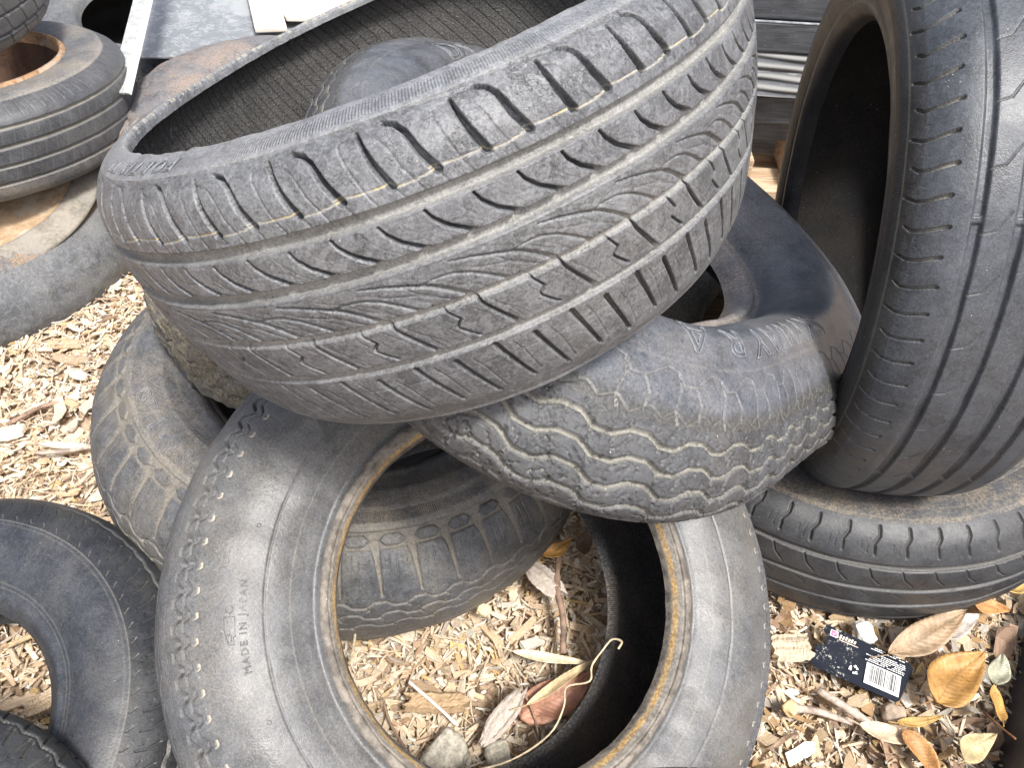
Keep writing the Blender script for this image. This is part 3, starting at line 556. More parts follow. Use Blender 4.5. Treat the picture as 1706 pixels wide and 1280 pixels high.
# ---- small tyre lying flat at the lower left
PF = [(-0.022, 0.172), (-0.010, 0.180), (-0.001, 0.190), (0.002, 0.202), (0.018, 0.232), (0.024, 0.258), (0.018, 0.286), (0.006, 0.310), (-0.012, 0.330), (-0.04, 0.343), (-0.09, 0.347), (-0.13, 0.337), (-0.16, 0.295), (-0.165, 0.24), (-0.155, 0.19)]
def pat_f(p, S):
    L = p.L
    p.ridge(0.0, 0.0016, 0.0008, 0.35); p.ridge(-0.006, 0.0014, 0.0006, 0.2); p.ridge(-0.084, 0.0018, 0.001, 0.2); p.ridge(-0.09, 0.0015, 0.0008, 0.2)
    p.groove([(L * .1, 0.004), (L * .35, 0.010)], 0.0014, 0.0016, 0.35)
    p.groove([(L * .15, 0.020), (L * .35, 0.034), (L * .75, 0.046)], 0.0014, 0.0022, 0.1, 0.001, 0.0022)
    p.groove([(L * .5, 0.026), (L * .75, 0.030)], 0.0007, 0.0014)
    for c in (0.058, 0.082): p.ring(c, 0.004, 0.004, 0.3, wob=0.001)
m_f_s = rubber('sidewall_blue_grey', base=0.038, dust=0.4, dustcol=(0.12, 0.115, 0.105), rough=0.4, mottled=0.4, scratch=0.5, tint=(0.9, 0.97, 1.16), speck=0.9)
m_f_t = rubber('tread_blue_black', base=0.026, dust=0.3, dustcol=(0.09, 0.088, 0.075), rough=0.45, mottled=0.3, scratch=0.2, tint=(0.9, 0.97, 1.16))
tyre('F', 'blue grey tyre lying flat at the lower left, wood chips showing through its hole', (-0.5981, 0.2404, 0.1331), (-0.0446, -0.1606, 0.9860), (-0.9968, -0.0585, -0.0546), PF, 6, 84, 24, 0.0011, pat_f,
     dict(side=m_f_s, tread=m_f_t, inner=inner_dark, bead=m_f_s), (-0.088, 0.0, 0.14), scale=0.82, fine='cam', seed=17)

# ---- stack at the upper left
PI = [(-0.028, 0.180), (-0.012, 0.186), (-0.002, 0.195), (0.002, 0.22), (0.003, 0.24), (0.0, 0.260), (-0.011, 0.281), (-0.026, 0.295), (-0.05, 0.302), (-0.09, 0.3035), (-0.13, 0.300), (-0.16, 0.287), (-0.172, 0.25), (-0.16, 0.19)]
def pat_i(p, S):
    L = p.L; G = [sof(PI, 5, a) for a in (-0.034, -0.064, -0.096, -0.128)]
    p.ridge(0.0, 0.0012, 0.0008, 0.5); p.ridge(-0.0035, 0.0012, 0.0006, 0.4)
    for c in G: p.ring(c, 0.0058, 0.0050, 0.75, 0.0014)
    p.groove([(L * .1, 0.005), (L * .2, 0.036)], 0.0008, 0.0016, 0.1); p.groove([(L * .6, 0.016), (L * .66, 0.028)], 0.0007, 0.0014)
    for j in range(4):
        p.groove([(L * .1, G[j] + .004), (L * .5, G[j] + .025)], 0.0007, 0.0014, 0.0); p.groove([(L * .9, G[j] + .005), (L * .6, G[j] + .027)], 0.0005, 0.001, 0.5)
m_i_t = rubber('tread_charcoal', base=0.058, dust=0.3, dustcol=(0.13, 0.125, 0.115), rough=0.5, mottled=0.2, scratch=0.3, dirtcol=(0.26, 0.24, 0.2), tint=(0.95, 0.98, 1.08))
m_i_s = rubber('sidewall_tan_dust', base=0.10, dust=0.9, dustcol=(0.22, 0.195, 0.165), rough=0.7, mottled=0.2, scratch=0.1)
tyre('I', 'ribbed tyre with a rusty steel rim, second in the stack at the upper left', (-0.9947, 1.2748, 0.3358), (-0.0447, 0.0902, 0.9949), (-0.9982, -0.0438, -0.0409), PI, 5, 92, 20, 0.0013, pat_i,
     dict(side=m_i_s, tread=m_i_t, inner=inner_dark, bead=m_i_s), (-0.06, 0.004, 0.15), scale=0.9, fine='cam', seed=19)
PJ = [(-0.02, 0.17), (0.0, 0.185), (0.006, 0.22), (0.0, 0.252), (-0.012, 0.27), (-0.035, 0.285), (-0.08, 0.29), (-0.12, 0.287), (-0.145, 0.272), (-0.155, 0.24), (-0.14, 0.185)]
def pat_j(p, S):
    L = p.L; G = [sof(PJ, 3, a) for a in (-0.03, -0.058, -0.086, -0.116)]
    for c in G: p.ring(c, 0.0036, 0.0050, 0.2, 0.0012)
    for j in range(4): p.groove([(L * .1, G[j]), (L * .35, G[j] + .03)], 0.0022, 0.004, 0.15)
    p.groove([(L * .4, 0.008), (L * .45, 0.026)], 0.002, 0.003)
tyre('J', 'block patterned tyre at the top of the stack in the upper left corner', (-1.085, 1.290, 0.530), (0.03, -0.03, 1.0), (-1, 0, 0), PJ, 3, 44, 30, 0.0015, pat_j,
     dict(side=m_i_s, tread=m_i_t, inner=inner_dark), (-0.05, 0.0, 0.14), scale=0.9, fine='cam', seed=23)
PM = [(-0.02, 0.17), (-0.002, 0.182), (0.004, 0.21), (-0.004, 0.245), (-0.025, 0.285), (-0.055, 0.308), (-0.09, 0.316), (-0.13, 0.305), (-0.155, 0.27), (-0.16, 0.2)]
m_m = rubber('smooth_dusty', base=0.085, dust=0.7, dustcol=(0.17, 0.168, 0.158), rough=0.7, mottled=0.7, scratch=0.15, speck=0.8)
m_mb = rubber('smooth_rust_dust', base=0.11, dust=0.95, dustcol=(0.32, 0.21, 0.11), rough=0.8, mottled=0.3)
tyre('M', 'bald dust covered tyre at the bottom of the stack on the left', (-1.030, 1.150, 0.155), (0.02, -0.04, 1.0), (-1, 0, 0), PM, 3, 20, 40, 0.003, lambda p, S: p.ridge(0.02, 0.004, 0.001),
     dict(side=m_mb, tread=m_m, inner=inner_dark), (-0.05, 0.018, 0.14), fine='cam', seed=25, lumpy=0.0012)

m_o = rubber('brown_dust', base=0.11, dust=0.95, dustcol=(0.25, 0.195, 0.16), rough=0.75, mottled=0.5)
# ---- partly seen tyres at the edges
def pat_d2(p, S):
    L = p.L
    for j, c in enumerate((0.035, 0.062, 0.090, 0.118)): p.groove([(0, c - .003), (L * .5, c + .003), (L, c - .003)], 0.0036, 0.0045, 0.25, 0.0012)
    for j in range(4): p.groove([(L * .1, .01 + .028 * j), (L * .35, .03 + .028 * j)], 0.003, 0.004, 0.1)
    p.groove([(L * .5, 0.002), (L * .55, 0.03)], 0.0026, 0.004, 0.1)
tyre('G', 'dark tyre cut off by the bottom left corner, only its tread showing', (-0.520, 0.025, 0.225), (0.1, -0.05, 1.0), (-1, 0, 0), PI, 5, 60, 24, 0.0014, pat_d2,
     dict(side=m_f_t, tread=m_f_t, inner=inner_dark), (-0.06, 0.004, 0.15), scale=0.78, fine=None, seed=29)
tyre('P', 'tyre whose tread just enters the view at the bottom, in front of the leaning tyre', (0.176, -0.100, 0.228), (0, 0, 1.0), (-1, 0, 0), PI, 5, 50, 28, 0.0014, pat_d2,
     dict(side=m_i_t, tread=m_i_t, inner=inner_dark), (-0.06, 0.004, 0.15), scale=1.15, fine=None, seed=31)

tyre('N', 'dusty grey tyre behind the stack, its dark hole showing left of the metal post', (-0.900, 1.960, 0.190), (0.0, -0.06, 1.0), (-1, 0, 0), PM, 3, 30, 40, 0.003, pat_d2,
     dict(side=m_m, tread=m_m, inner=inner_dark), (-0.05, 0.010, 0.14), scale=1.25, fine='cam', seed=33)
tyre('O', 'pinkish brown dust covered tyre between the galvanised sheet and the top tyre', (-0.430, 1.375, 0.250), (0.10, -0.02, 1.0), (-1, 0, 0), PM, 3, 30, 40, 0.003, pat_d2,
     dict(side=m_o, tread=m_o, inner=inner_brown), (-0.05, 0.010, 0.14), scale=1.12, fine='cam', seed=35, lumpy=0.001)
tyre('H', 'black tyre of which only a sliver shows at the left edge', (-0.920, 0.690, 0.075), (0, 0, 1.0), (-1, 0, 0), PI, 5, 50, 28, 0.002, pat_d2,
     dict(side=m_f_t, tread=m_f_t, inner=inner_dark), (-0.06, 0.004, 0.15), scale=0.42, fine='cam', seed=37)

# ------------------------------------------------------------------ rusty rim in the stack, loose rim disc
def revolve(name, prof, mat, parent=None, loc=(0, 0, 0), n=(0, 0, 1), seg=160, closed=False, wob=0.0, seed=0):
    P = np.array(prof, float); T = np.arange(seg) / seg * 2 * np.pi; rg = np.random.default_rng(seed)
    rr = P[None, :, 1] + wob * vnoise(seg, len(P), rg, 14, 4); zz = P[None, :, 0] + wob * vnoise(seg, len(P), rg, 11, 4)
    co = np.stack([rr * np.cos(T)[:, None], rr * np.sin(T)[:, None], zz], -1); k = len(P); idx = np.arange(seg * k).reshape(seg, k); nx = np.roll(idx, -1, 0)
    b = np.roll(idx, -1, 1) if closed else idx[:, 1:]; bn = np.roll(nx, -1, 1) if closed else nx[:, 1:]
    a = idx if closed else idx[:, :-1]; an = nx if closed else nx[:, :-1]
    o = link(name, raw_mesh(name, co.reshape(-1, 3), np.stack([a, an, bn, b], -1).reshape(-1, 4)), mat, parent)
    if parent is None:
        o.rotation_mode = 'QUATERNION'; o.rotation_quaternion = Vector(n).to_track_quat('Z', 'Y'); o.location = loc
    return o

def rust(name, a=(0.16, 0.075, 0.035), b=(0.42, 0.26, 0.14), c=(0.40, 0.36, 0.30), amt=0.5):
    g = NG(name); P = g.obj(); n = g.noise(P, 22, 6, 0.7, 0.6); f = g.noise(P, 190, 5, 0.7)
    col = g.mix(g.ramp(g.math('ADD', g.math('MULTIPLY', n, 0.65), g.math('MULTIPLY', f, 0.35)), 0.38, 0.6), a, b)
    col = g.mix(g.math('MULTIPLY', g.ramp(g.noise(P, 12, 5, 0.6), 0.5, 0.6), amt), col, c)
    g.put(g.b.inputs['Base Color'], col); g.b.inputs['Roughness'].default_value = 0.8; g.put(g.b.inputs['Normal'], g.bump(g.math('ADD', n, f), 0.0015, 0.8)); return g.m
m_rust = rust('rusty_steel'); m_rust_pale = rust('rusty_steel_pale', (0.34, 0.22, 0.13), (0.52, 0.38, 0.24), (0.56, 0.50, 0.40), 0.7)
m_rustband = rust('grey_scaled_rubber', (0.16, 0.14, 0.115), (0.30, 0.27, 0.22), (0.25, 0.235, 0.21), 0.6)
ri = revolve('rim', [(-0.006, 0.196), (0.002, 0.192), (0.003, 0.186), (-0.004, 0.182), (-0.02, 0.180), (-0.024, 0.179)], m_rust, TY['I']['root'])
m_rust_shade = rust('rust_shaded', (0.035, 0.016, 0.010), (0.09, 0.045, 0.025), (0.06, 0.04, 0.03), 0.4)  # rust colour darkened to paint in the shade inside the rim's hole
revolve('rim_well', [(-0.020, 0.1795), (-0.06, 0.172), (-0.11, 0.150), (-0.125, 0.10), (-0.128, 0.02)], m_rust_shade, ri)
rb = revolve('lug', [(0.0, 0.004), (0.012, 0.004), (0.014, 0.0001)], m_rust, ri, seg=12); rb.location = (0.165, -0.045, -0.03); rb.rotation_euler = (0, math.radians(-60), 0)
dk = NG('dark_rim'); dk.b.inputs['Base Color'].default_value = (0.05, 0.045, 0.042, 1); dk.b.inputs['Roughness'].default_value = 0.45; dk.b.inputs['Metallic'].default_value = 0.3
revolve('rim', [(-0.012, 0.204), (-0.004, 0.201), (-0.004, 0.196), (-0.014, 0.192), (-0.04, 0.186), (-0.09, 0.17), (-0.12, 0.12), (-0.125, 0.03)], dk.m, TY['D']['root'])
disc = empty('wheel_rim', (-1.000, 1.150, 0.185)); disc.rotation_mode = 'QUATERNION'; disc.rotation_quaternion = Vector((0.10, -0.22, 1)).to_track_quat('Z', 'Y')
tag(disc, 'rust streaked steel disc with scaly grey edge wedged in the stack at the left', 'wheel rim')
revolve('flange', [(-0.010, 0.236), (-0.003, 0.240), (0.001, 0.236), (0.006, 0.222), (0.010, 0.200), (0.012, 0.196), (0.002, 0.196), (-0.008, 0.22)], m_rustband, disc, closed=True, wob=0.0012)
revolve('dish', [(0.011, 0.1955), (0.006, 0.18), (-0.002, 0.15), (-0.004, 0.10), (0.0, 0.05), (0.001, 0.001)], m_rust_pale, disc, wob=0.002)

# ------------------------------------------------------------------ ground: wood chip mulch
def gz(x, y):
    return (0.010 * np.sin(x * 5.1 + 1.3) * np.cos(y * 4.3) + 0.006 * np.sin(x * 13 + y * 9) + 0.004 * np.sin(x * 29 - y * 23 + 2)
            + 0.035 * np.exp(-(((x + 0.75) / 0.35) ** 2 + ((y - 1.0) / 0.3) ** 2)))
gx = np.linspace(-60, 60, 401); gx = np.sign(gx) * (np.abs(gx) / 60) ** 3 * 60; gy = gx + 0.6
GX, GY = np.meshgrid(gx, gy, indexing='ij'); GZ = gz(GX, GY) * np.exp(-((GX / 4) ** 2 + (GY / 4) ** 2)) - 0.012
idx = np.arange(GX.size).reshape(GX.shape)
gq = np.stack([idx[:-1, :-1], idx[1:, :-1], idx[1:, 1:], idx[:-1, 1:]], -1).reshape(-1, 4)
g = NG('mulch_soil'); P = g.obj(); n = g.noise(P, 60, 6, 0.75, 1.0); n2 = g.noise(P, 8, 3, 0.5)
c = g.mix(g.ramp(n, 0.35, 0.6), (0.24, 0.16, 0.10), (0.52, 0.39, 0.27)); c = g.mix(g.math('MULTIPLY', g.ramp(g.noise(P, 240, 3, 0.7), 0.55, 0.65), 0.6), c, (0.42, 0.30, 0.19))
g.put(g.b.inputs['Base Color'], c); g.b.inputs['Roughness'].default_value = 0.95; g.put(g.b.inputs['Normal'], g.bump(n, 0.006, 1.0))
gr = link('ground', raw_mesh('ground', np.stack([GX, GY, GZ], -1).reshape(-1, 3), gq), g.m); tag(gr, kind='structure')

def chip_mat():
    g = NG('wood_chip'); P = g.obj(); c = g.attr('col', 'Color'); uv = g.attr('uvm', 'Vector')
    gr = g.noise(g.scale(uv, (60, 900, 900)), 1.0, 3, 0.6); f = g.noise(P, 500, 3, 0.7)
    c2 = g.mix(g.math('MULTIPLY', g.ramp(gr, 0.35, 0.7), 0.55), c, g.mix(1.0, c, (0.52, 0.42, 0.32), 'MULTIPLY'))
    c2 = g.mix(g.math('MULTIPLY', g.ramp(f, 0.55, 0.68), 0.35), c2, (0.20, 0.12, 0.06))
    g.put(g.b.inputs['Base Color'], c2); g.b.inputs['Roughness'].default_value = 0.8
    g.put(g.b.inputs['Normal'], g.bump(gr, 0.0008, 0.9)); return g.m
m_chip = chip_mat()

def chips(name, n, rng, lx, wx, tx, region, pal, wt, tilt=0.35, zoff=(0.0, 0.012), taper=(0.3, 1.0), bend=0.15):
    """n splinters as one mesh; each is a bent, tapering sliver of 3 cross-sections x 4 corners"""
    x0, x1, y0, y1 = region
    px = rng.uniform(x0, x1, n); py = rng.uniform(y0, y1, n)
    Ls = rng.lognormal(math.log(lx), 0.55, n).clip(lx * 0.3, lx * 3.2); Ws = rng.lognormal(math.log(wx), 0.5, n).clip(wx * 0.3, wx * 3.0); Ws = np.minimum(Ws, Ls * 0.7); Ts = rng.uniform(*tx, n)
    yaw = rng.uniform(0, 2 * np.pi, n); pit = rng.normal(0, tilt, n); rol = rng.normal(0, tilt * 1.3, n)
    t = np.array([-1, -0.35, 0.35, 1.0]); k = len(t)
    wd = np.stack([rng.uniform(*taper, n), rng.uniform(0.8, 1.1, n), rng.uniform(0.8, 1.1, n), rng.uniform(*taper, n)], 1) * Ws[:, None] * 0.5
    off = rng.normal(0, 0.12, (n, k)) * Ws[:, None]; bz = (t[None] ** 2) * (rng.normal(0, bend, n) * Ls * 0.5)[:, None]
    X = t[None] * Ls[:, None] * 0.5 + rng.normal(0, 0.03, (n, k)) * Ls[:, None]
    V = np.zeros((n, k, 4, 3)); sgn = [(-1, 0), (1, 0), (1, 1), (-1, 1)]; sk = rng.normal(0, 0.15, (n, k, 4))
    for j, (a, b) in enumerate(sgn):
        V[:, :, j, 0] = X + sk[:, :, j] * Ws[:, None]; V[:, :, j, 1] = off + a * wd; V[:, :, j, 2] = bz + (b - 0.5) * Ts[:, None]
    uv = V.copy(); uv[..., 0] += px[:, None, None] * 7; uv[..., 1] += py[:, None, None] * 3
    cr, sr = np.cos(rol), np.sin(rol); y = V[..., 1] * cr[:, None, None] - V[..., 2] * sr[:, None, None]; z = V[..., 1] * sr[:, None, None] + V[..., 2] * cr[:, None, None]; V[..., 1], V[..., 2] = y, z
    cp, sp = np.cos(pit), np.sin(pit); x = V[..., 0] * cp[:, None, None] + V[..., 2] * sp[:, None, None]; z = -V[..., 0] * sp[:, None, None] + V[..., 2] * cp[:, None, None]; V[..., 0], V[..., 2] = x, z
    cy, sy = np.cos(yaw), np.sin(yaw); x = V[..., 0] * cy[:, None, None] - V[..., 1] * sy[:, None, None]; y = V[..., 0] * sy[:, None, None] + V[..., 1] * cy[:, None, None]
    V[..., 0] = x + px[:, None, None]; V[..., 1] = y + py[:, None, None]; V[..., 2] += (gz(px, py) - 0.010 + rng.uniform(*zoff, n))[:, None, None]
    f = []
    for s in range(k - 1):
        for j in range(4): f.append([s * 4 + j, s * 4 + (j + 1) % 4, (s + 1) * 4 + (j + 1) % 4, (s + 1) * 4 + j])
    f.append([3, 2, 1, 0]); f.append([(k - 1) * 4 + j for j in range(4)]); f = np.array(f)
    q = (f[None] + (np.arange(n) * 4 * k)[:, None, None]).reshape(-1, 4)
    me = raw_mesh(name, V.reshape(-1, 3), q, smooth=False)
    ci = rng.choice(len(pal), n, p=np.array(wt) / sum(wt)); col = np.array(pal)[ci] * rng.uniform(0.72, 1.08, (n, 1)); col = np.clip(col, 0, 0.8)
    attr_c(me, 'col', np.repeat(col, 4 * k, 0)); attr_v(me, 'uvm', uv.reshape(-1, 3)); return me
PAL = [(0.76, 0.62, 0.45), (0.82, 0.72, 0.57), (0.66, 0.50, 0.34), (0.48, 0.34, 0.22), (0.72, 0.55, 0.36), (0.58, 0.50, 0.42), (0.70, 0.50, 0.24), (0.85, 0.80, 0.71), (0.30, 0.20, 0.13)]
rg = np.random.default_rng(42); REG = (-1.35, 1.0, 0.10, 1.75)
def stuff(name, me, mat, label): o = link(name, me, mat); tag(o, label, 'mulch', kind='stuff'); return o
allc = []
stuff('wood_chips', chips('wood_chips', 44000, rg, 0.0125, 0.0044, (0.0008, 0.003), REG, PAL, (7, 6, 4, 1.5, 3, 1.5, 0.8, 2.0, 0.4), tilt=0.24, zoff=(0.0, 0.012)), m_chip, 'pale tan wood chip mulch covering the ground')
stuff('wood_splinters', chips('wood_splinters', 26000, rg, 0.021, 0.0019, (0.0006, 0.0018), REG, PAL, (6, 7, 3, 1, 1, 1, 0.5, 3, 0.3), tilt=0.2, zoff=(0.004, 0.018), bend=0.25), m_chip, 'thin splinters and fibres mixed in the mulch')
stuff('bark_flakes', chips('bark_flakes', 4200, rg, 0.018, 0.0075, (0.0015, 0.005), REG, PAL, (6, 6, 3, 1.2, 2, 1.5, 0.8, 2.5, 0.3), tilt=0.22, zoff=(0.006, 0.020), taper=(0.45, 1.0)), m_chip, 'larger flat flakes of wood and bark in the mulch')
stuff('leaf_litter', chips('leaf_litter', 1100, rg, 0.024, 0.010, (0.0003, 0.0006), (0.30, 0.95, 0.18, 0.85), [(0.40, 0.26, 0.13), (0.46, 0.34, 0.21), (0.34, 0.23, 0.16), (0.58, 0.46, 0.31), (0.46, 0.42, 0.36), (0.46, 0.30, 0.13)], (2, 3, 2, 4, 3, 0.6), tilt=0.3, zoff=(0.010, 0.026), taper=(0.1, 0.4), bend=0.5), m_chip, 'dry curled leaf litter at the lower right')
rg3 = np.random.default_rng(5)
stuff('far_wood_chips', chips('far_wood_chips', 26000, rg3, 0.020, 0.007, (0.0008, 0.003), (-2.6, 2.2, -0.4, 3.4), PAL, (7, 6, 4, 1.5, 3, 1.5, 0.8, 2.0, 0.4), tilt=0.24, zoff=(0.0, 0.012)), m_chip, 'wood chip mulch thinning out around the heap')

# ------------------------------------------------------------------ single pieces on the ground
def simple(name, col, rough=0.7, var=0.35, sc=80, spec=0.3, bumpd=0.001):
    g = NG(name); P = g.obj(); n = g.noise(P, sc, 5, 0.7); g.put(g.b.inputs['Base Color'], g.mix(g.ramp(n, 0.35, 0.65), tuple(c * (1 - var) for c in col), tuple(min(1, c * (1 + var)) for c in col)))
    g.b.inputs['Roughness'].default_value = rough; g.b.inputs['Specular IOR Level'].default_value = spec; g.put(g.b.inputs['Normal'], g.bump(n, bumpd, 0.8)); return g.m
def leaf(name, label, x, y, z, L, W, yaw, col, curl=0.3, fold=0.25, pitch=0.0, roll=0.0, tip=1.0, seed=0, lobes=0.0):
    rg = np.random.default_rng(seed); nu, nv = 26, 11; u = np.linspace(0, 1, nu); v = np.linspace(-1, 1, nv)
    wid = np.sin(np.pi * u ** (0.75 * tip)) ** 0.8 * W * 0.5 * (1 + lobes * np.sin(u * 17)); U, V = np.meshgrid(u, v, indexing='ij')
    X = (U - 0.5) * L; Y = V * wid[:, None] + 0.06 * W * np.sin(U * 5 + seed); Z = curl * L * (U - 0.5) ** 2 + fold * np.abs(Y) + 0.06 * W * np.sin(U * 9 + V * 2 + seed) + 0.03 * W * np.sin(V * 7 + U * 4)
    me_i = np.arange(nu * nv).reshape(nu, nv); q = np.stack([me_i[:-1, :-1], me_i[1:, :-1], me_i[1:, 1:], me_i[:-1, 1:]], -1).reshape(-1, 4)
    me = raw_mesh(name, np.stack([X, Y, Z], -1).reshape(-1, 3), q); attr_f(me, 'vn', np.tile(np.abs(v), nu)); attr_v(me, 'uvm', np.stack([U, V, 0 * U], -1).reshape(-1, 3))
    g = NG(name); P = g.obj(); uv = g.attr('uvm', 'Vector'); n = g.noise(P, 60, 5, 0.65); s = g.attr('vn')
    c = g.mix(g.ramp(n, 0.35, 0.65), tuple(k * 0.72 for k in col), tuple(min(1, k * 1.25) for k in col))
    c = g.mix(g.math('MULTIPLY', g.ramp(g.noise(P, 130, 3), 0.58, 0.66), 0.5), c, tuple(k * 0.4 for k in col))
    c = g.mix(g.ramp(s, 0.0, 0.07, 0.6, 0.0), c, tuple(min(1, k * 0.6) for k in col))
    vx = g.sep(uv, 0); vein = g.math('SINE', g.math('MULTIPLY', g.math('SUBTRACT', vx, g.math('MULTIPLY', s, 0.16)), 95.0))
    g.put(g.b.inputs['Base Color'], c); g.b.inputs['Roughness'].default_value = 0.55; g.put(g.b.inputs['Normal'], g.bump(g.math('ADD', g.math('MULTIPLY', vein, 0.3), n), 0.0006, 0.8))
    o = link(name, me, g.m); o.location = (x, y, z); o.rotation_euler = (roll, pitch, yaw); so = o.modifiers.new('thick', 'SOLIDIFY'); so.thickness = 0.0004
    st = tube('stem', [(-0.5 * L, 0, curl * L * 0.25), (-0.58 * L, 0.02 * L, curl * L * 0.3), (-0.68 * L, 0.05 * L, curl * L * 0.3)], 0.0008, g.m, o)
    return tag(o, label, 'leaf')
def tube(name, pts, r, mat, parent=None, seg=8, r2=None, rough=0.0, seed=0, sub=5):
    P = np.array(pts, float); 
    if len(P) > 2 or sub > 1: P = spline(np.hstack([P]), sub) if P.shape[1] == 2 else spline3(P, sub)
    rg = np.random.default_rng(seed); n = len(P); T = np.gradient(P, axis=0); T /= np.linalg.norm(T, axis=1)[:, None] + 1e-9
    up = np.array([0.1, 0.2, 1.0]); A = np.cross(T, up); A /= np.linalg.norm(A, axis=1)[:, None] + 1e-9; B = np.cross(A, T)
    rr = np.linspace(r, r if r2 is None else r2, n) * (1 + rough * rg.standard_normal(n)); ph = np.arange(seg) / seg * 2 * np.pi
    co = P[:, None] + (rr[:, None] * np.cos(ph)[None])[..., None] * A[:, None] + (rr[:, None] * np.sin(ph)[None])[..., None] * B[:, None]
    co = co * 1.0; co += rough * r * 0.5 * rg.standard_normal(co.shape)
    idx = np.arange(n * seg).reshape(n, seg); nx = np.roll(idx, -1, 1); q = np.stack([idx[:-1], nx[:-1], nx[1:], idx[1:]], -1).reshape(-1, 4)
    c0 = n * seg; co = np.vstack([co.reshape(-1, 3), P[0], P[-1]]); tr = [[nx[0, j], idx[0, j], c0] for j in range(seg)] + [[idx[-1, j], nx[-1, j], c0 + 1] for j in range(seg)]
    return link(name, raw_mesh(name, co, q, tris=np.array(tr)), mat, parent)
def spline3(P, n):
    Q = np.vstack([2 * P[0] - P[1], P, 2 * P[-1] - P[-2]]); o = []
    for i in range(1, len(Q) - 2):
        p0, p1, p2, p3 = Q[i - 1:i + 3]
        for k in range(n):
            t = k / n; o.append(0.5 * ((2 * p1) + (-p0 + p2) * t + (2 * p0 - 5 * p1 + 4 * p2 - p3) * t * t + (-p0 + 3 * p1 - 3 * p2 + p3) * t ** 3))
    o.append(Q[-2]); return np.array(o)
def chunk_(name, label, cat, x, y, z, L, W, T, yaw, col, pitch=0.0, roll=0.0, seed=0, taper=0.6, mat=None):
    """one irregular piece of wood or bark: a grid box with split ends"""
    rg = np.random.default_rng(seed); nu, nv = 22, 9; u = np.linspace(-1, 1, nu); v = np.linspace(-1, 1, nv); U, V = np.meshgrid(u, v, indexing='ij')
    w_ = W * 0.5 * (1 - (1 - taper) * np.abs(U) ** 2.5); jag = 0.10 * L * rg.uniform(-1, 1, nv)[None] * (np.abs(U) ** 6)
    X = U * L * 0.5 + jag; Y = V * w_ + 0.018 * W * rg.standard_normal((nu, 1)); ht = T * 0.5 * np.sqrt(np.clip(1 - 0.85 * V ** 4, 0, 1)) + 0.04 * T * rg.standard_normal((nu, nv)) + 0.06 * T * rg.standard_normal((1, nv)) * 2
    bend = 0.03 * L * np.sin(U * 2 + seed); top = np.stack([X, Y, ht + bend], -1); bot = np.stack([X, Y, -ht * 0.8 + bend], -1)
    i = np.arange(nu * nv).reshape(nu, nv); q = np.stack([i[:-1, :-1], i[1:, :-1], i[1:, 1:], i[:-1, 1:]], -1).reshape(-1, 4); o2 = nu * nv
    ed = []
    ring = list(i[:, 0]) + list(i[-1, 1:]) + list(i[-2::-1, -1]) + list(i[0, -2:0:-1])
    for a, b in zip(ring, ring[1:] + ring[:1]): ed.append([b, a, a + o2, b + o2])
    q = np.vstack([q, q[:, ::-1] + o2, np.array(ed)])
    me = raw_mesh(name, np.vstack([top.reshape(-1, 3), bot.reshape(-1, 3)]), q, smooth=False)
    attr_c(me, 'col', np.tile(np.array(col), (2 * o2, 1)) * rg.uniform(0.85, 1.1, (2 * o2, 1))); attr_v(me, 'uvm', np.vstack([top.reshape(-1, 3), bot.reshape(-1, 3)]) + seed)
    o = link(name, me, mat or m_chip); o.location = (x, y, z); o.rotation_euler = (roll, pitch, yaw); return tag(o, label, cat)
m_edge_hl = simple('edge_highlight_grey', (0.27, 0.285, 0.30), 0.5, 0.45, 24, 0.5)  # pale grey used only for the painted plank edge highlight
def slab(name, c, X, Y, T, mat, label=None, cat=None, bev=0.002, parent=None, nseg=1):
    """box from corner c along vectors X and Y, thickness T along their normal (downwards)"""
    import bmesh
    X, Y, c = Vector(X), Vector(Y), Vector(c); N = X.cross(Y).normalized() * T
    bm = bmesh.new(); bmesh.ops.create_cube(bm, size=1.0)
    for v_ in bm.verts: v_.co = X * (v_.co.x) + Y * (v_.co.y) + N * (v_.co.z)
    if bev: bmesh.ops.bevel(bm, geom=list(bm.edges), offset=bev, segments=2, affect='EDGES', profile=0.5)
    me = bpy.data.meshes.new(name); bm.to_mesh(me); bm.free(); o = link(name, me, mat, parent); o.location = c + X / 2 + Y / 2 - N / 2
    if label: tag(o, label, cat)
    return o
# speckled galvanised sheet with its turned edge post
def sheet_mat():
    g = NG('speckled_galvanised'); P = g.obj(); a = g.noise(P, 7, 4, 0.6); b = g.voro(P, 60, 'F1', 'Color'); f = g.noise(P, 150, 5, 0.75); l = g.noise(P, 45, 5, 0.7)
    c = g.mix(g.ramp(g.sep(b, 0), 0.2, 0.8), (0.22, 0.235, 0.25), (0.33, 0.345, 0.355)); c = g.mix(g.ramp(f, 0.42, 0.62), c, (0.19, 0.20, 0.215))
    c = g.mix(g.math('MULTIPLY', g.ramp(a, 0.5, 0.62), 0.6), c, (0.42, 0.43, 0.43)); c = g.mix(g.math('MULTIPLY', g.ramp(l, 0.62, 0.70), 0.7), c, (0.46, 0.44, 0.30))
    g.put(g.b.inputs['Base Color'], c); g.b.inputs['Roughness'].default_value = 0.5; g.b.inputs['Metallic'].default_value = 0.15; g.put(g.b.inputs['Normal'], g.bump(f, 0.001, 0.6)); return g.m
slab('metal_sheet', (-0.8504, 1.5854, 0.2150), (0.4224, 0.0788, -0.0100), (-0.1456, 0.6141, 0.0150), 0.003, sheet_mat(), 'speckled galvanised metal sheet leaning behind the heap, right of the metal post', 'metal sheet', 0.0)
pp = empty('metal_post', (-0.7388, 1.2768, 0.3000)); tag(pp, 'pale metal angle post standing along the left edge of the galvanised sheet', 'post')
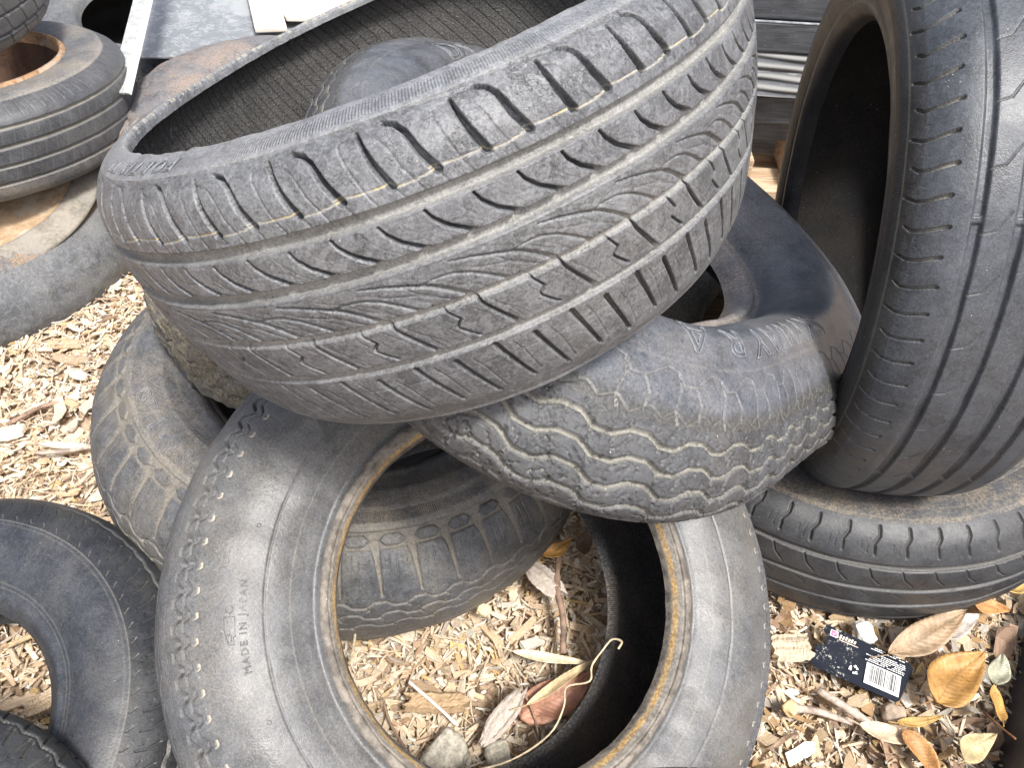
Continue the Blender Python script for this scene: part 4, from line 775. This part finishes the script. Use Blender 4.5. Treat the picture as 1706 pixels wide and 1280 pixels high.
m_ps = simple('post_grey', (0.36, 0.37, 0.36), 0.45, 0.2, 60, 0.5); m_pw = simple('post_white', (0.80, 0.79, 0.72), 0.5, 0.12, 50, 0.4)
slab('web', (0.0, 0.0, 0.0), (0.0294, -0.0076, 0.0000), (-0.1314, 0.5759, 0.0450), 0.003, m_ps, bev=0.0, parent=pp)
slab('flange', (0.0300, -0.0111, 0.0040), (0.0180, -0.0144, 0.0060), (-0.1314, 0.5759, 0.0450), 0.004, m_pw, bev=0.0, parent=pp)
m_cream = simple('cream_painted_board', (0.66, 0.61, 0.53), 0.6, 0.08, 20, 0.3)
slab('painted_board', (-0.6140, 1.7126, 0.2380), (0.0678, 0.0160, 0.0000), (-0.1369, 0.3698, 0.0000), 0.012, m_cream, 'cream painted board lying on the galvanised sheet, left one of the pair', 'board', 0.003)
slab('painted_board', (-0.5604, 1.7776, 0.2400), (0.2199, 0.0218, 0.0000), (-0.1739, 0.3016, 0.0000), 0.012, m_cream, 'cream painted board lying on the galvanised sheet, right one of the pair', 'board', 0.003)
# black sleepers on a pallet at the upper right
def plank_mat(name, base):
    g = NG(name); P = g.obj(); n = g.noise(g.scale(P, (3, 30, 30)), 4, 5, 0.65); f = g.noise(P, 120, 4, 0.7)
    c = g.mix(g.ramp(n, 0.35, 0.65), tuple(base * k * 0.7 for k in (0.93, 1, 1.13)), tuple(base * k * 1.5 for k in (0.93, 1, 1.13))); c = g.mix(g.math('MULTIPLY', g.ramp(f, 0.6, 0.7), 0.3), c, (0.25, 0.25, 0.25))
    g.put(g.b.inputs['Base Color'], c); g.b.inputs['Roughness'].default_value = 0.5; g.put(g.b.inputs['Normal'], g.bump(n, 0.001, 0.6)); return g.m
m_pl = plank_mat('black_plank', 0.055)
rows = [(0.505, 0.060, 1.540, 'topmost'), (0.444, 0.062, 1.545, 'second from the top'), (0.380, 0.058, 1.537, 'third from the top, painted highlight along its upper edge'), (0.240, 0.072, 1.545, 'just under the striped grey bundle'), (0.166, 0.052, 1.575, 'lowest, resting on the pallet')]
for k, (zt, hh, yy, ds) in enumerate(rows):
    o = slab('black_plank', (0.20, yy, zt), (0.85, 0.012, 0.0), (0.0, 0.22, 0.0), hh, m_pl, None, None, 0.004)
    if k == 2: slab('edge_highlight', (-0.425, -0.1125, hh / 2 + 0.0016), (0.85, 0.0, 0), (0, 0.006, 0), 0.0015, m_edge_hl, parent=o, bev=0)  # pale strip stands in for the highlight along the plank's front edge
    tag(o, 'black plank in the stack at the upper right, ' + ds, 'plank', 'black planks stacked on the pallet')
# folded striped bundle between the planks
def bundle():
    nx, ns = 60, 90; x = np.linspace(0, 0.85, nx); s = np.linspace(0, 1, ns); X, Sx = np.meshgrid(x, s, indexing='ij')
    zz = 0.320 - Sx * 0.078; yy = 1.548 - 0.030 * Sx + 0.003 * np.cos(Sx * 2 * np.pi * 4.2 + 0.8 * np.sin(X * 8)) + 0.002 * np.sin(X * 31 + Sx * 9)
    dz = 0.006 * np.sin(X * 6 + 1); top = np.stack([X + 0.20, yy, zz + dz - 0.05 * (X - 0.3) * (1 - Sx) * 0.4], -1); back = top.copy(); back[..., 1] = 1.75
    i = np.arange(nx * ns).reshape(nx, ns); q = np.stack([i[:-1, :-1], i[:-1, 1:], i[1:, 1:], i[1:, :-1]], -1).reshape(-1, 4); o2 = nx * ns
    ring = list(i[:, 0]) + list(i[-1, 1:]) + list(i[-2::-1, -1]) + list(i[0, -2:0:-1]); e = [[a, b, b + o2, a + o2] for a, b in zip(ring, ring[1:] + ring[:1])]
    me = raw_mesh('grey_bundle', np.vstack([top.reshape(-1, 3), back.reshape(-1, 3)]), np.vstack([q, q[:, ::-1] + o2, np.array(e)]))
    st = np.clip(0.5 + 0.9 * np.cos(Sx * 2 * np.pi * 4.2 + 0.8 * np.sin(X * 8)), 0, 1); attr_f(me, 'dirt', np.concatenate([st.ravel(), st.ravel()]))
    g = NG('striped_grey'); P = g.obj(); n = g.noise(g.scale(P, (4, 40, 40)), 6, 4, 0.7); g.put(g.b.inputs['Base Color'], g.mix(g.math('MULTIPLY', g.attr('dirt'), g.ramp(n, 0.25, 0.5)), (0.22, 0.218, 0.21), (0.06, 0.065, 0.072))); g.b.inputs['Roughness'].default_value = 0.7
    g.put(g.b.inputs['Normal'], g.bump(n, 0.001, 0.6))
    tag(link('grey_bundle', me, g.m), 'pale grey sagging strips with dark seams, pressed between the black planks', 'rubber strips')
bundle()
def wood_mat(name, a, b):
    g = NG(name); P = g.obj(); n = g.noise(g.scale(P, (4, 60, 60)), 2.5, 6, 0.7, 0.8); g.put(g.b.inputs['Base Color'], g.mix(g.ramp(n, 0.35, 0.65), a, b)); g.b.inputs['Roughness'].default_value = 0.75; g.put(g.b.inputs['Normal'], g.bump(n, 0.0015, 0.8)); return g.m
m_wd = wood_mat('pallet_wood', (0.30, 0.19, 0.11), (0.58, 0.45, 0.31))
pal = empty('wooden_pallet', (0.45, 1.50, 0.0)); tag(pal, 'weathered wooden pallet under the stack of black planks', 'pallet')
slab('board', (-0.25, -0.02, 0.045), (0.85, 0.01, 0), (0, 0.10, 0), 0.04, m_wd, parent=pal, bev=0.002)
slab('board', (-0.25, 0.14, 0.042), (0.85, 0.01, 0), (0, 0.10, 0), 0.038, m_wd, parent=pal, bev=0.002)
for bx in (-0.06, 0.125, 0.36): slab('block', (bx, -0.006, 0.112), (0.10, 0.0, 0), (0, 0.15, 0), 0.066, m_wd, parent=pal, bev=0.003)
# black bin edge, lower right corner
m_tub = rubber('bin_plastic', base=0.030, dust=0.5, dustcol=(0.085, 0.095, 0.12), rough=0.4, mottled=0.1, tint=(0.85, 0.97, 1.3))
slab('black_bin', (0.560, 0.230, 0.085), (0.30, -0.06, 0.0), (0.175, 0.310, 0.0), 0.12, m_tub, 'black plastic bin edge running along the lower right corner', 'bin', 0.018)
# card
def card():
    A = Vector((0.398, 0.422, 0.030)); X = Vector((0.498, 0.380, 0.028)) - A; Y = Vector((0.419, 0.479, 0.034)) - A; Lx = X.length; Ly = Y.length; x = X.normalized(); z = x.cross(Y).normalized(); y = z.cross(x)
    r = empty('product_card', A); r.matrix_world = Matrix.Translation(A) @ Matrix((x, y, z)).transposed().to_4x4(); tag(r, 'torn black product card with white barcode lying on the wood chips', 'card')
    out = [(0.004, 0), (Lx - 0.004, 0), (Lx, 0.004), (Lx + 0.010, Ly - 0.010), (Lx + 0.004, Ly - 0.004), (0.032, Ly), (0.008, Ly + 0.001), (0.005, Ly - 0.008), (0.012, Ly - 0.014), (0.011, Ly * 0.55), (0.002, Ly * 0.50), (-0.001, 0.005)]
    n = len(out); zc = lambda p: 0.0010 * math.sin(p[0] * 60) + 0.0016 * (p[1] / Ly) ** 2
    import bmesh
    bm = bmesh.new(); vs = [bm.verts.new((p[0], p[1], zc(p))) for p in out]; f = bm.faces.new(vs); ext = bmesh.ops.extrude_face_region(bm, geom=[f]); bmesh.ops.translate(bm, vec=(0, 0, -0.0007), verts=[v_ for v_ in ext['geom'] if isinstance(v_, bmesh.types.BMVert)])
    bmesh.ops.recalc_face_normals(bm, faces=bm.faces[:]); me = bpy.data.meshes.new('card'); bm.to_mesh(me); bm.free()
    g = NG('card_print'); P = g.obj(); nn = g.noise(P, 260, 5, 0.75); w_ = g.noise(P, 45, 3)
    xx = g.sep(P, 0); m = g.math('MULTIPLY', g.ramp(nn, 0.56, 0.62), g.math('MULTIPLY', g.ramp(w_, 0.42, 0.55), g.ramp(xx, 0.035, 0.055, 1.0, 0.0)))
    g.put(g.b.inputs['Base Color'], g.mix(m, (0.010, 0.013, 0.022), (0.55, 0.53, 0.48))); g.b.inputs['Roughness'].default_value = 0.5; g.b.inputs['Specular IOR Level'].default_value = 0.15; link('card_body', me, g.m, r)
    wm = simple('card_white', (0.82, 0.82, 0.80), 0.4, 0.03); km = simple('card_black', (0.012, 0.012, 0.014), 0.4, 0.1); pk = simple('card_pink', (0.60, 0.14, 0.26), 0.4, 0.05)
    def quad(bm, x0, y0, x1, y1, z_, sk=0.0):
        bm.faces.new([bm.verts.new(p) for p in ((x0, y0, z_), (x1, y0, z_), (x1 + sk, y1, z_), (x0 + sk, y1, z_))])
    def sheet(name, rects, mat):
        bm = bmesh.new(); [quad(bm, *q) for q in rects]; me = bpy.data.meshes.new(name); bm.to_mesh(me); bm.free(); return link(name, me, mat, r)
    zt = 0.0026; bx0, by0, bx1, by1 = Lx * 0.585, Ly * 0.10, Lx * 0.975, Ly * 0.56
    bc = sheet('barcode_label', [(bx0, by0, bx1, by1, zt)], wm); rgb = random.Random(4); bars = []; xx_ = bx0 + 0.003
    while xx_ < bx1 - 0.003:
        wv = rgb.choice((0.00035, 0.0007, 0.0011)); bars.append((xx_, by0 + 0.004, xx_ + wv, by1 - 0.0015, zt + 0.0003)); xx_ += wv + rgb.choice((0.0004, 0.0007, 0.0010))
    k = sheet('barcode_bars', bars, km); 
    tl = []
    for row in range(9):
        y0 = Ly * 0.60 + row * 0.0024; xs = Lx * (0.56 + 0.04 * (row % 3)); xe = Lx * (1.0 + 0.02 * row / 9) if row != 6 else Lx * 0.5
        while xs < xe:
            wv = rgb.uniform(0.0015, 0.0045)
            if rgb.random() < 0.85: tl.append((xs, y0, min(xs + wv, xe), y0 + 0.0011, zt + 0.0001 * row))
            xs += wv + 0.0007
    sheet('small_print', tl, wm)
    sheet('logo', [(0.014, Ly - 0.0125, 0.0235, Ly - 0.0035, zt)], wm); sheet('logo_square', [(0.0150, Ly - 0.0116, 0.0225, Ly - 0.0044, zt + 0.0003)], pk)
    ck = bpy.data.meshes.new('tick'); ck.from_pydata([(0.0162, Ly - 0.0080, zt + 0.0006), (0.0180, Ly - 0.0100, zt + 0.0006), (0.0222, Ly - 0.0052, zt + 0.0006), (0.0180, Ly - 0.0082, zt + 0.0006)], [], [(0, 1, 2, 3)]); link('logo_tick', ck, wm, r)
    sheet('logo_script', [(0.0255 + i * 0.0036, Ly - 0.0115 + 0.0004 * (i % 3), 0.0278 + i * 0.0036, Ly - 0.0055 - 0.0008 * (i % 2), zt, 0.0012) for i in range(6)] + [(0.026, Ly - 0.0136, 0.050, Ly - 0.0126, zt)], simple('card_gold', (0.66, 0.60, 0.48), 0.4, 0.1))
    ar = []; bm = bmesh.new(); cx, cy = Lx * 0.46, Ly * 0.28
    for q in range(3):
        a0 = q * 2 * math.pi / 3 + 0.3
        for s_ in range(5):
            t0, t1 = a0 + s_ * 0.30, a0 + (s_ + 1) * 0.30; ro = 0.0058 if s_ < 3 else 0.0066 - 0.0018 * (s_ - 3); rn = 0.0034 if s_ < 3 else 0.0026 + 0.0010 * (s_ - 3)
            bm.faces.new([bm.verts.new((cx + rr_ * math.cos(tt), cy + rr_ * math.sin(tt), zt)) for rr_, tt in ((rn, t0), (ro, t0), (ro, t1), (rn, t1))])
    me = bpy.data.meshes.new('recycling_mark'); bm.to_mesh(me); bm.free(); link('recycling_mark', me, wm, r)
card()
# leaves
leaf('dry_leaf', 'pale brown pointed leaf lying against the top edge of the black card', 0.5560, 0.4674, 0.0400, 0.140, 0.040, math.radians(28), (0.34, 0.24, 0.15), curl=0.15, fold=0.3, tip=1.15, seed=3)
leaf('dry_leaf', 'big orange leaf right of the black card', 0.5688, 0.4058, 0.0450, 0.108, 0.056, math.radians(38), (0.37, 0.20, 0.06), curl=0.5, fold=0.35, roll=-0.15, seed=5)
leaf('dry_leaf', 'narrow yellow leaf strip below the black card', 0.5115, 0.3570, 0.0350, 0.062, 0.012, math.radians(12), (0.42, 0.26, 0.08), curl=0.5, seed=8)
leaf('dry_leaf', 'small upright orange leaf beside the black bin', 0.6050, 0.3789, 0.0500, 0.045, 0.024, math.radians(80), (0.45, 0.25, 0.07), curl=0.4, roll=0.5, seed=9)
leaf('dry_leaf', 'long pale tan leaf under the grey sticks at the lower right', 0.4794, 0.3396, 0.0300, 0.085, 0.022, math.radians(-14), (0.58, 0.44, 0.30), curl=0.2, fold=0.5, seed=10)
leaf('dry_leaf', 'reddish orange folded leaf near the bottom right edge', 0.5021, 0.3164, 0.0350, 0.062, 0.026, math.radians(-60), (0.42, 0.22, 0.08), curl=0.3, fold=0.7, seed=12)
leaf('dry_leaf', 'curled pale yellow leaf at the lower right among brown litter', 0.5641, 0.3295, 0.0400, 0.060, 0.030, math.radians(35), (0.46, 0.37, 0.20), curl=0.8, fold=0.4, roll=0.3, seed=13)
leaf('dry_leaf', 'grey green leaf just right of the big orange leaf', 0.6271, 0.4221, 0.0450, 0.048, 0.026, math.radians(60), (0.34, 0.33, 0.24), curl=0.4, fold=0.4, seed=14)
leaf('dry_leaf', 'yellow brown curled leaf at the right edge below the black tyre', 0.7024, 0.5506, 0.0400, 0.075, 0.030, math.radians(35), (0.50, 0.34, 0.12), curl=0.9, fold=0.5, seed=15)
leaf('dry_leaf', 'orange brown leaf below the black tyre, left of the curled yellow one', 0.6507, 0.5119, 0.0400, 0.050, 0.028, math.radians(-20), (0.50, 0.26, 0.10), curl=0.6, fold=0.4, seed=16)
leaf('dry_leaf', 'whitish grey leaf between the black tyre and the pale brown leaf', 0.6076, 0.4841, 0.0340, 0.070, 0.024, math.radians(30), (0.48, 0.43, 0.38), curl=0.2, fold=0.5, seed=17)
leaf('dry_leaf', 'large flat salmon pink leaf inside the hole of the leaning tyre', 0.0782, 0.3645, 0.0300, 0.110, 0.048, math.radians(38), (0.46, 0.24, 0.16), curl=0.12, fold=0.08, tip=0.9, seed=20)
leaf('dry_leaf', 'small orange leaf against the lugged tyre inside the hole of the leaning tyre', 0.0770, 0.5622, 0.0400, 0.050, 0.022, math.radians(40), (0.50, 0.27, 0.08), curl=0.3, fold=0.3, seed=21)
leaf('dry_leaf', 'long straw coloured blade inside the hole of the leaning tyre', 0.0686, 0.4077, 0.0360, 0.100, 0.013, math.radians(-6), (0.80, 0.68, 0.46), curl=0.12, fold=0.5, tip=1.1, seed=22)
leaf('dry_leaf', 'straw coloured blade crossing the salmon pink leaf', 0.0807, 0.3752, 0.0440, 0.105, 0.012, math.radians(36), (0.62, 0.48, 0.28), curl=0.1, fold=0.8, tip=1.1, seed=23)
leaf('dry_leaf', 'tan leaf curling beside the inner wall of the leaning tyre', 0.1295, 0.3909, 0.0360, 0.060, 0.022, math.radians(60), (0.50, 0.34, 0.18), curl=0.5, fold=0.5, seed=24)
leaf('dry_leaf', 'brown leaf scrap at the top of the hole in the leaning tyre', 0.1158, 0.5804, 0.0300, 0.045, 0.022, math.radians(80), (0.22, 0.13, 0.08), curl=0.5, seed=25)
# sticks
m_st1 = simple('twig_straw', (0.68, 0.56, 0.38), 0.7, 0.25, 120); m_st2 = simple('stick_brown', (0.27, 0.18, 0.13), 0.8, 0.4, 60); m_st3 = simple('stick_grey', (0.42, 0.34, 0.28), 0.85, 0.35, 90); m_st4 = simple('stick_pale', (0.80, 0.74, 0.64), 0.7, 0.12, 60)
def stick(label, pts, r, mat, r2=None, rough=0.10, seed=0, cat='stick', name='stick'):
    o = tube(name, pts, r, mat, None, 8, r2, rough, seed); return tag(o, label, cat)
stick('thin curling dry stem arching over the salmon pink leaf', [(0.1372, 0.3802, 0.1350), (0.1417, 0.3890, 0.1350), (0.1317, 0.3935, 0.1300), (0.1216, 0.3845, 0.1200), (0.1100, 0.3698, 0.1100), (0.1080, 0.3558, 0.1000), (0.0833, 0.3534, 0.0850), (0.0798, 0.3300, 0.0850), (0.0631, 0.2991, 0.0850), (0.0218, 0.2691, 0.0900), (-0.0281, 0.2503, 0.1000)], 0.0013, m_st1, 0.0010, name='twig', cat='twig')
stick('long brown stick lying away from camera in the hole of the leaning tyre', [(0.0791, 0.5559, 0.0350), (0.0760, 0.5106, 0.0340), (0.0839, 0.4640, 0.0340), (0.0845, 0.4193, 0.0260)], 0.0048, m_st2, 0.0040, seed=2)
stick('straight white splinter lying in the hole of the leaning tyre', [(-0.1031, 0.3690, 0.0340), (-0.0713, 0.3457, 0.0340), (-0.0400, 0.3239, 0.0260)], 0.0024, m_st4, 0.0018, seed=3)
stick('thin brown twig over the salmon pink leaf', [(0.0263, 0.3757, 0.0400), (0.0453, 0.3446, 0.0400), (0.0573, 0.3104, 0.0300)], 0.0018, m_st2, 0.0014, seed=4)
stick('dark twig at the lower left inside the hole of the leaning tyre', [(-0.1309, 0.3449, 0.0400), (-0.1190, 0.3200, 0.0340), (-0.0972, 0.2925, 0.0300)], 0.0016, m_st2, seed=5)
stick('short pale stick leaning upright against the lugged tyre', [(-0.1808, 0.3877, 0.0300), (-0.1731, 0.3925, 0.0600), (-0.1673, 0.4045, 0.1000)], 0.0019, m_st1, 0.0015, seed=6)
stick('knotty brown stick on the chips between the left tyres', [(-0.7663, 0.7254, 0.0350), (-0.7462, 0.7479, 0.0360), (-0.7269, 0.7668, 0.0360), (-0.6947, 0.7847, 0.0300)], 0.0042, m_st2, 0.0026, seed=7)
stick('long grey brown stick near the dusty bald tyre', [(-0.8449, 0.9312, 0.0320), (-0.8334, 0.9637, 0.0340), (-0.8182, 0.9999, 0.0340)], 0.0058, m_st3, 0.0050, seed=8)
stick('brown stick lying near the foot of the lugged tyre at the left', [(-0.7014, 0.6780, 0.0320), (-0.6567, 0.6816, 0.0360), (-0.6174, 0.7007, 0.0300)], 0.0036, m_st3, 0.003, seed=9)
stick('thick pale grey stick running diagonally below the black card', [(0.3994, 0.3906, 0.0300), (0.4290, 0.3697, 0.0320), (0.4538, 0.3534, 0.0320), (0.4842, 0.3453, 0.0260)], 0.0052, m_st3, 0.0040, seed=10)
stick('brown stick under the thick pale grey one', [(0.3596, 0.3686, 0.0240), (0.3935, 0.3655, 0.0260), (0.4364, 0.3559, 0.0220)], 0.0050, m_st3, 0.0036, seed=11)
stick('thin reddish twig reaching over the black bin edge', [(0.5873, 0.3666, 0.0500), (0.5849, 0.3456, 0.0700), (0.5864, 0.3231, 0.0900)], 0.0011, simple('twig_red', (0.30, 0.13, 0.06), 0.6, 0.3), seed=12, name='twig', cat='twig')
stick('long thin straw on the chips left of the lugged tyre', [(-0.8344, 0.9202, 0.0320), (-0.8119, 0.8643, 0.0320), (-0.7987, 0.8329, 0.0300)], 0.0010, m_st1, seed=13, name='straw', cat='straw')
stick('bent thin straw pointing at the lugged tyre', [(-0.7229, 0.8489, 0.0340), (-0.7158, 0.8034, 0.0360), (-0.6965, 0.7846, 0.0300)], 0.0010, m_st1, seed=14, name='straw', cat='straw')
# wood and bark pieces, stones
for a in [
 ('wood_piece', 'thick tan bark block at the lower left inside the hole of the leaning tyre', 'wood piece', -0.0676, 0.3489, 0.0260, 0.070, 0.024, 0.016, 0.05, (0.50, 0.36, 0.22), 0.9),
 ('bark_piece', 'silvery grey pointed bark piece standing in the hole of the leaning tyre', 'bark piece', 0.0124, 0.3323, 0.0400, 0.075, 0.026, 0.008, 0.95, (0.60, 0.53, 0.47), 0.3),
 ('bark_piece', 'light grey bark flake beside the lugged tyre inside the hole', 'bark piece', 0.0598, 0.5158, 0.0340, 0.060, 0.032, 0.008, -0.7, (0.62, 0.55, 0.48), 0.5),
 ('wood_piece', 'square pale wood piece left of the black card', 'wood piece', 0.3782, 0.4442, 0.0280, 0.048, 0.036, 0.010, 0.1, (0.60, 0.50, 0.37), 0.9),
 ('wood_piece', 'cracked curved bark chunk on the left chips', 'bark piece', -0.7344, 0.8736, 0.0320, 0.060, 0.020, 0.010, 0.0, (0.44, 0.33, 0.23), 0.5),
 ('wood_piece', 'broad tan wood piece on the left chips above the bark chunk', 'wood piece', -0.7631, 0.9077, 0.0300, 0.060, 0.022, 0.008, 0.05, (0.56, 0.42, 0.28), 0.8),
 ('wood_piece', 'long white wood piece touching the dusty bald tyre', 'wood piece', -0.7827, 1.0342, 0.0340, 0.060, 0.014, 0.010, 0.1, (0.80, 0.70, 0.55), 0.6),
 ('wood_piece', 'pointed white chip near the middle of the left chips', 'wood piece', -0.7343, 0.9569, 0.0340, 0.040, 0.016, 0.006, -0.35, (0.82, 0.74, 0.60), 0.4),
 ('wood_piece', 'white chip beside the pointed one, further down', 'wood piece', -0.7074, 0.8385, 0.0320, 0.036, 0.018, 0.007, -0.4, (0.80, 0.70, 0.55), 0.6),
 ('wood_piece', 'long white splintered piece near the lowest brown stick on the left', 'wood piece', -0.6633, 0.6925, 0.0360, 0.065, 0.012, 0.006, 0.05, (0.84, 0.78, 0.66), 0.4),
 ('wood_piece', 'pale block at the left edge beside the black tyre sliver', 'wood piece', -0.7540, 0.7105, 0.0340, 0.036, 0.028, 0.010, 0.5, (0.78, 0.68, 0.54), 0.8),
 ('wood_piece', 'large tan chip near the bottom inside the hole of the blue grey tyre', 'wood piece', -0.5284, 0.3178, 0.0320, 0.030, 0.022, 0.010, 0.6, (0.66, 0.52, 0.36), 0.8),
 ('wood_piece', 'yellow chip at the top inside the hole of the blue grey tyre', 'wood piece', -0.5570, 0.3993, 0.0320, 0.036, 0.018, 0.006, -0.2, (0.66, 0.46, 0.20), 0.7),
 ('wood_piece', 'long straw coloured splinter crossing the hole of the blue grey tyre', 'wood piece', -0.5746, 0.3989, 0.0340, 0.060, 0.007, 0.005, 0.55, (0.62, 0.48, 0.30), 0.7),
 ]:
    nm, lb, ct = a[:3]; x, y, z, L_, W_, T_, yw, cl, tp = a[3:]
    chunk_(nm, lb, ct, x, y, z, L_, W_, T_, yw, cl, seed=int(x * 1000) % 97, taper=tp)
m_stone = simple('pale_stone', (0.50, 0.46, 0.38), 0.9, 0.3, 160, 0.2, 0.002)
def stone(label, x, y, z, r, sq, seed, mat=m_stone):
    import bmesh
    from mathutils import noise as mn
    bm = bmesh.new(); bmesh.ops.create_icosphere(bm, subdivisions=4, radius=1)
    for v_ in bm.verts:
        d = v_.co.copy(); k = max(abs(d.x), abs(d.y), abs(d.z)); d = d.lerp(d / k * 0.82, 0.55); d *= 1 + 0.22 * mn.noise(v_.co * 1.3 + Vector((seed, 0, 0))) + 0.06 * mn.noise(v_.co * 5)
        v_.co = Vector((d.x * r, d.y * r * sq, d.z * r * 0.6))
    me = bpy.data.meshes.new('stone'); bm.to_mesh(me); bm.free(); me.polygons.foreach_set('use_smooth', [True] * len(me.polygons)); o = link('stone', me, mat); o.location = (x, y, z); o.rotation_euler = (0.1, 0.2, seed); tag(o, label, 'stone')
stone('rough pale stone at the bottom of the hole, left of its twin', -0.0510, 0.2859, 0.0260, 0.031, 0.8, 1)
stone('rough pale stone at the bottom of the hole, right of its twin', 0.0109, 0.2912, 0.0240, 0.022, 0.75, 2)
stone('small white crumbly stone above the black card', 0.4789, 0.4706, 0.0300, 0.016, 0.8, 5, simple('white_stone', (0.78, 0.76, 0.72), 0.9, 0.1, 200, 0.2, 0.002))
stone('yellowish pebble at the left end of the brown sticks, lower right', 0.3610, 0.3665, 0.0300, 0.011, 0.9, 7, simple('yellow_stone', (0.62, 0.45, 0.25), 0.9, 0.2))
stone('round cream pebble by the lugged tyre inside the hole of the leaning tyre', -0.0193, 0.4673, 0.0360, 0.010, 0.9, 9, simple('cream_stone', (0.80, 0.68, 0.44), 0.7, 0.1))
stone('grey brown round pebble below the black card', 0.4895, 0.3653, 0.0240, 0.016, 0.95, 11, simple('brown_stone', (0.36, 0.28, 0.21), 0.9, 0.2))

slab('wooden_board', (0.2568, 0.9838, 0.0600), (0.2081, 0.0808, -0.0000), (0.0107, 0.3174, -0.0000), 0.03, wood_mat('board_brown', (0.16, 0.10, 0.055), (0.34, 0.23, 0.13)), 'brown wooden board seen through the hole of the zigzag grooved tyre', 'board', 0.003)
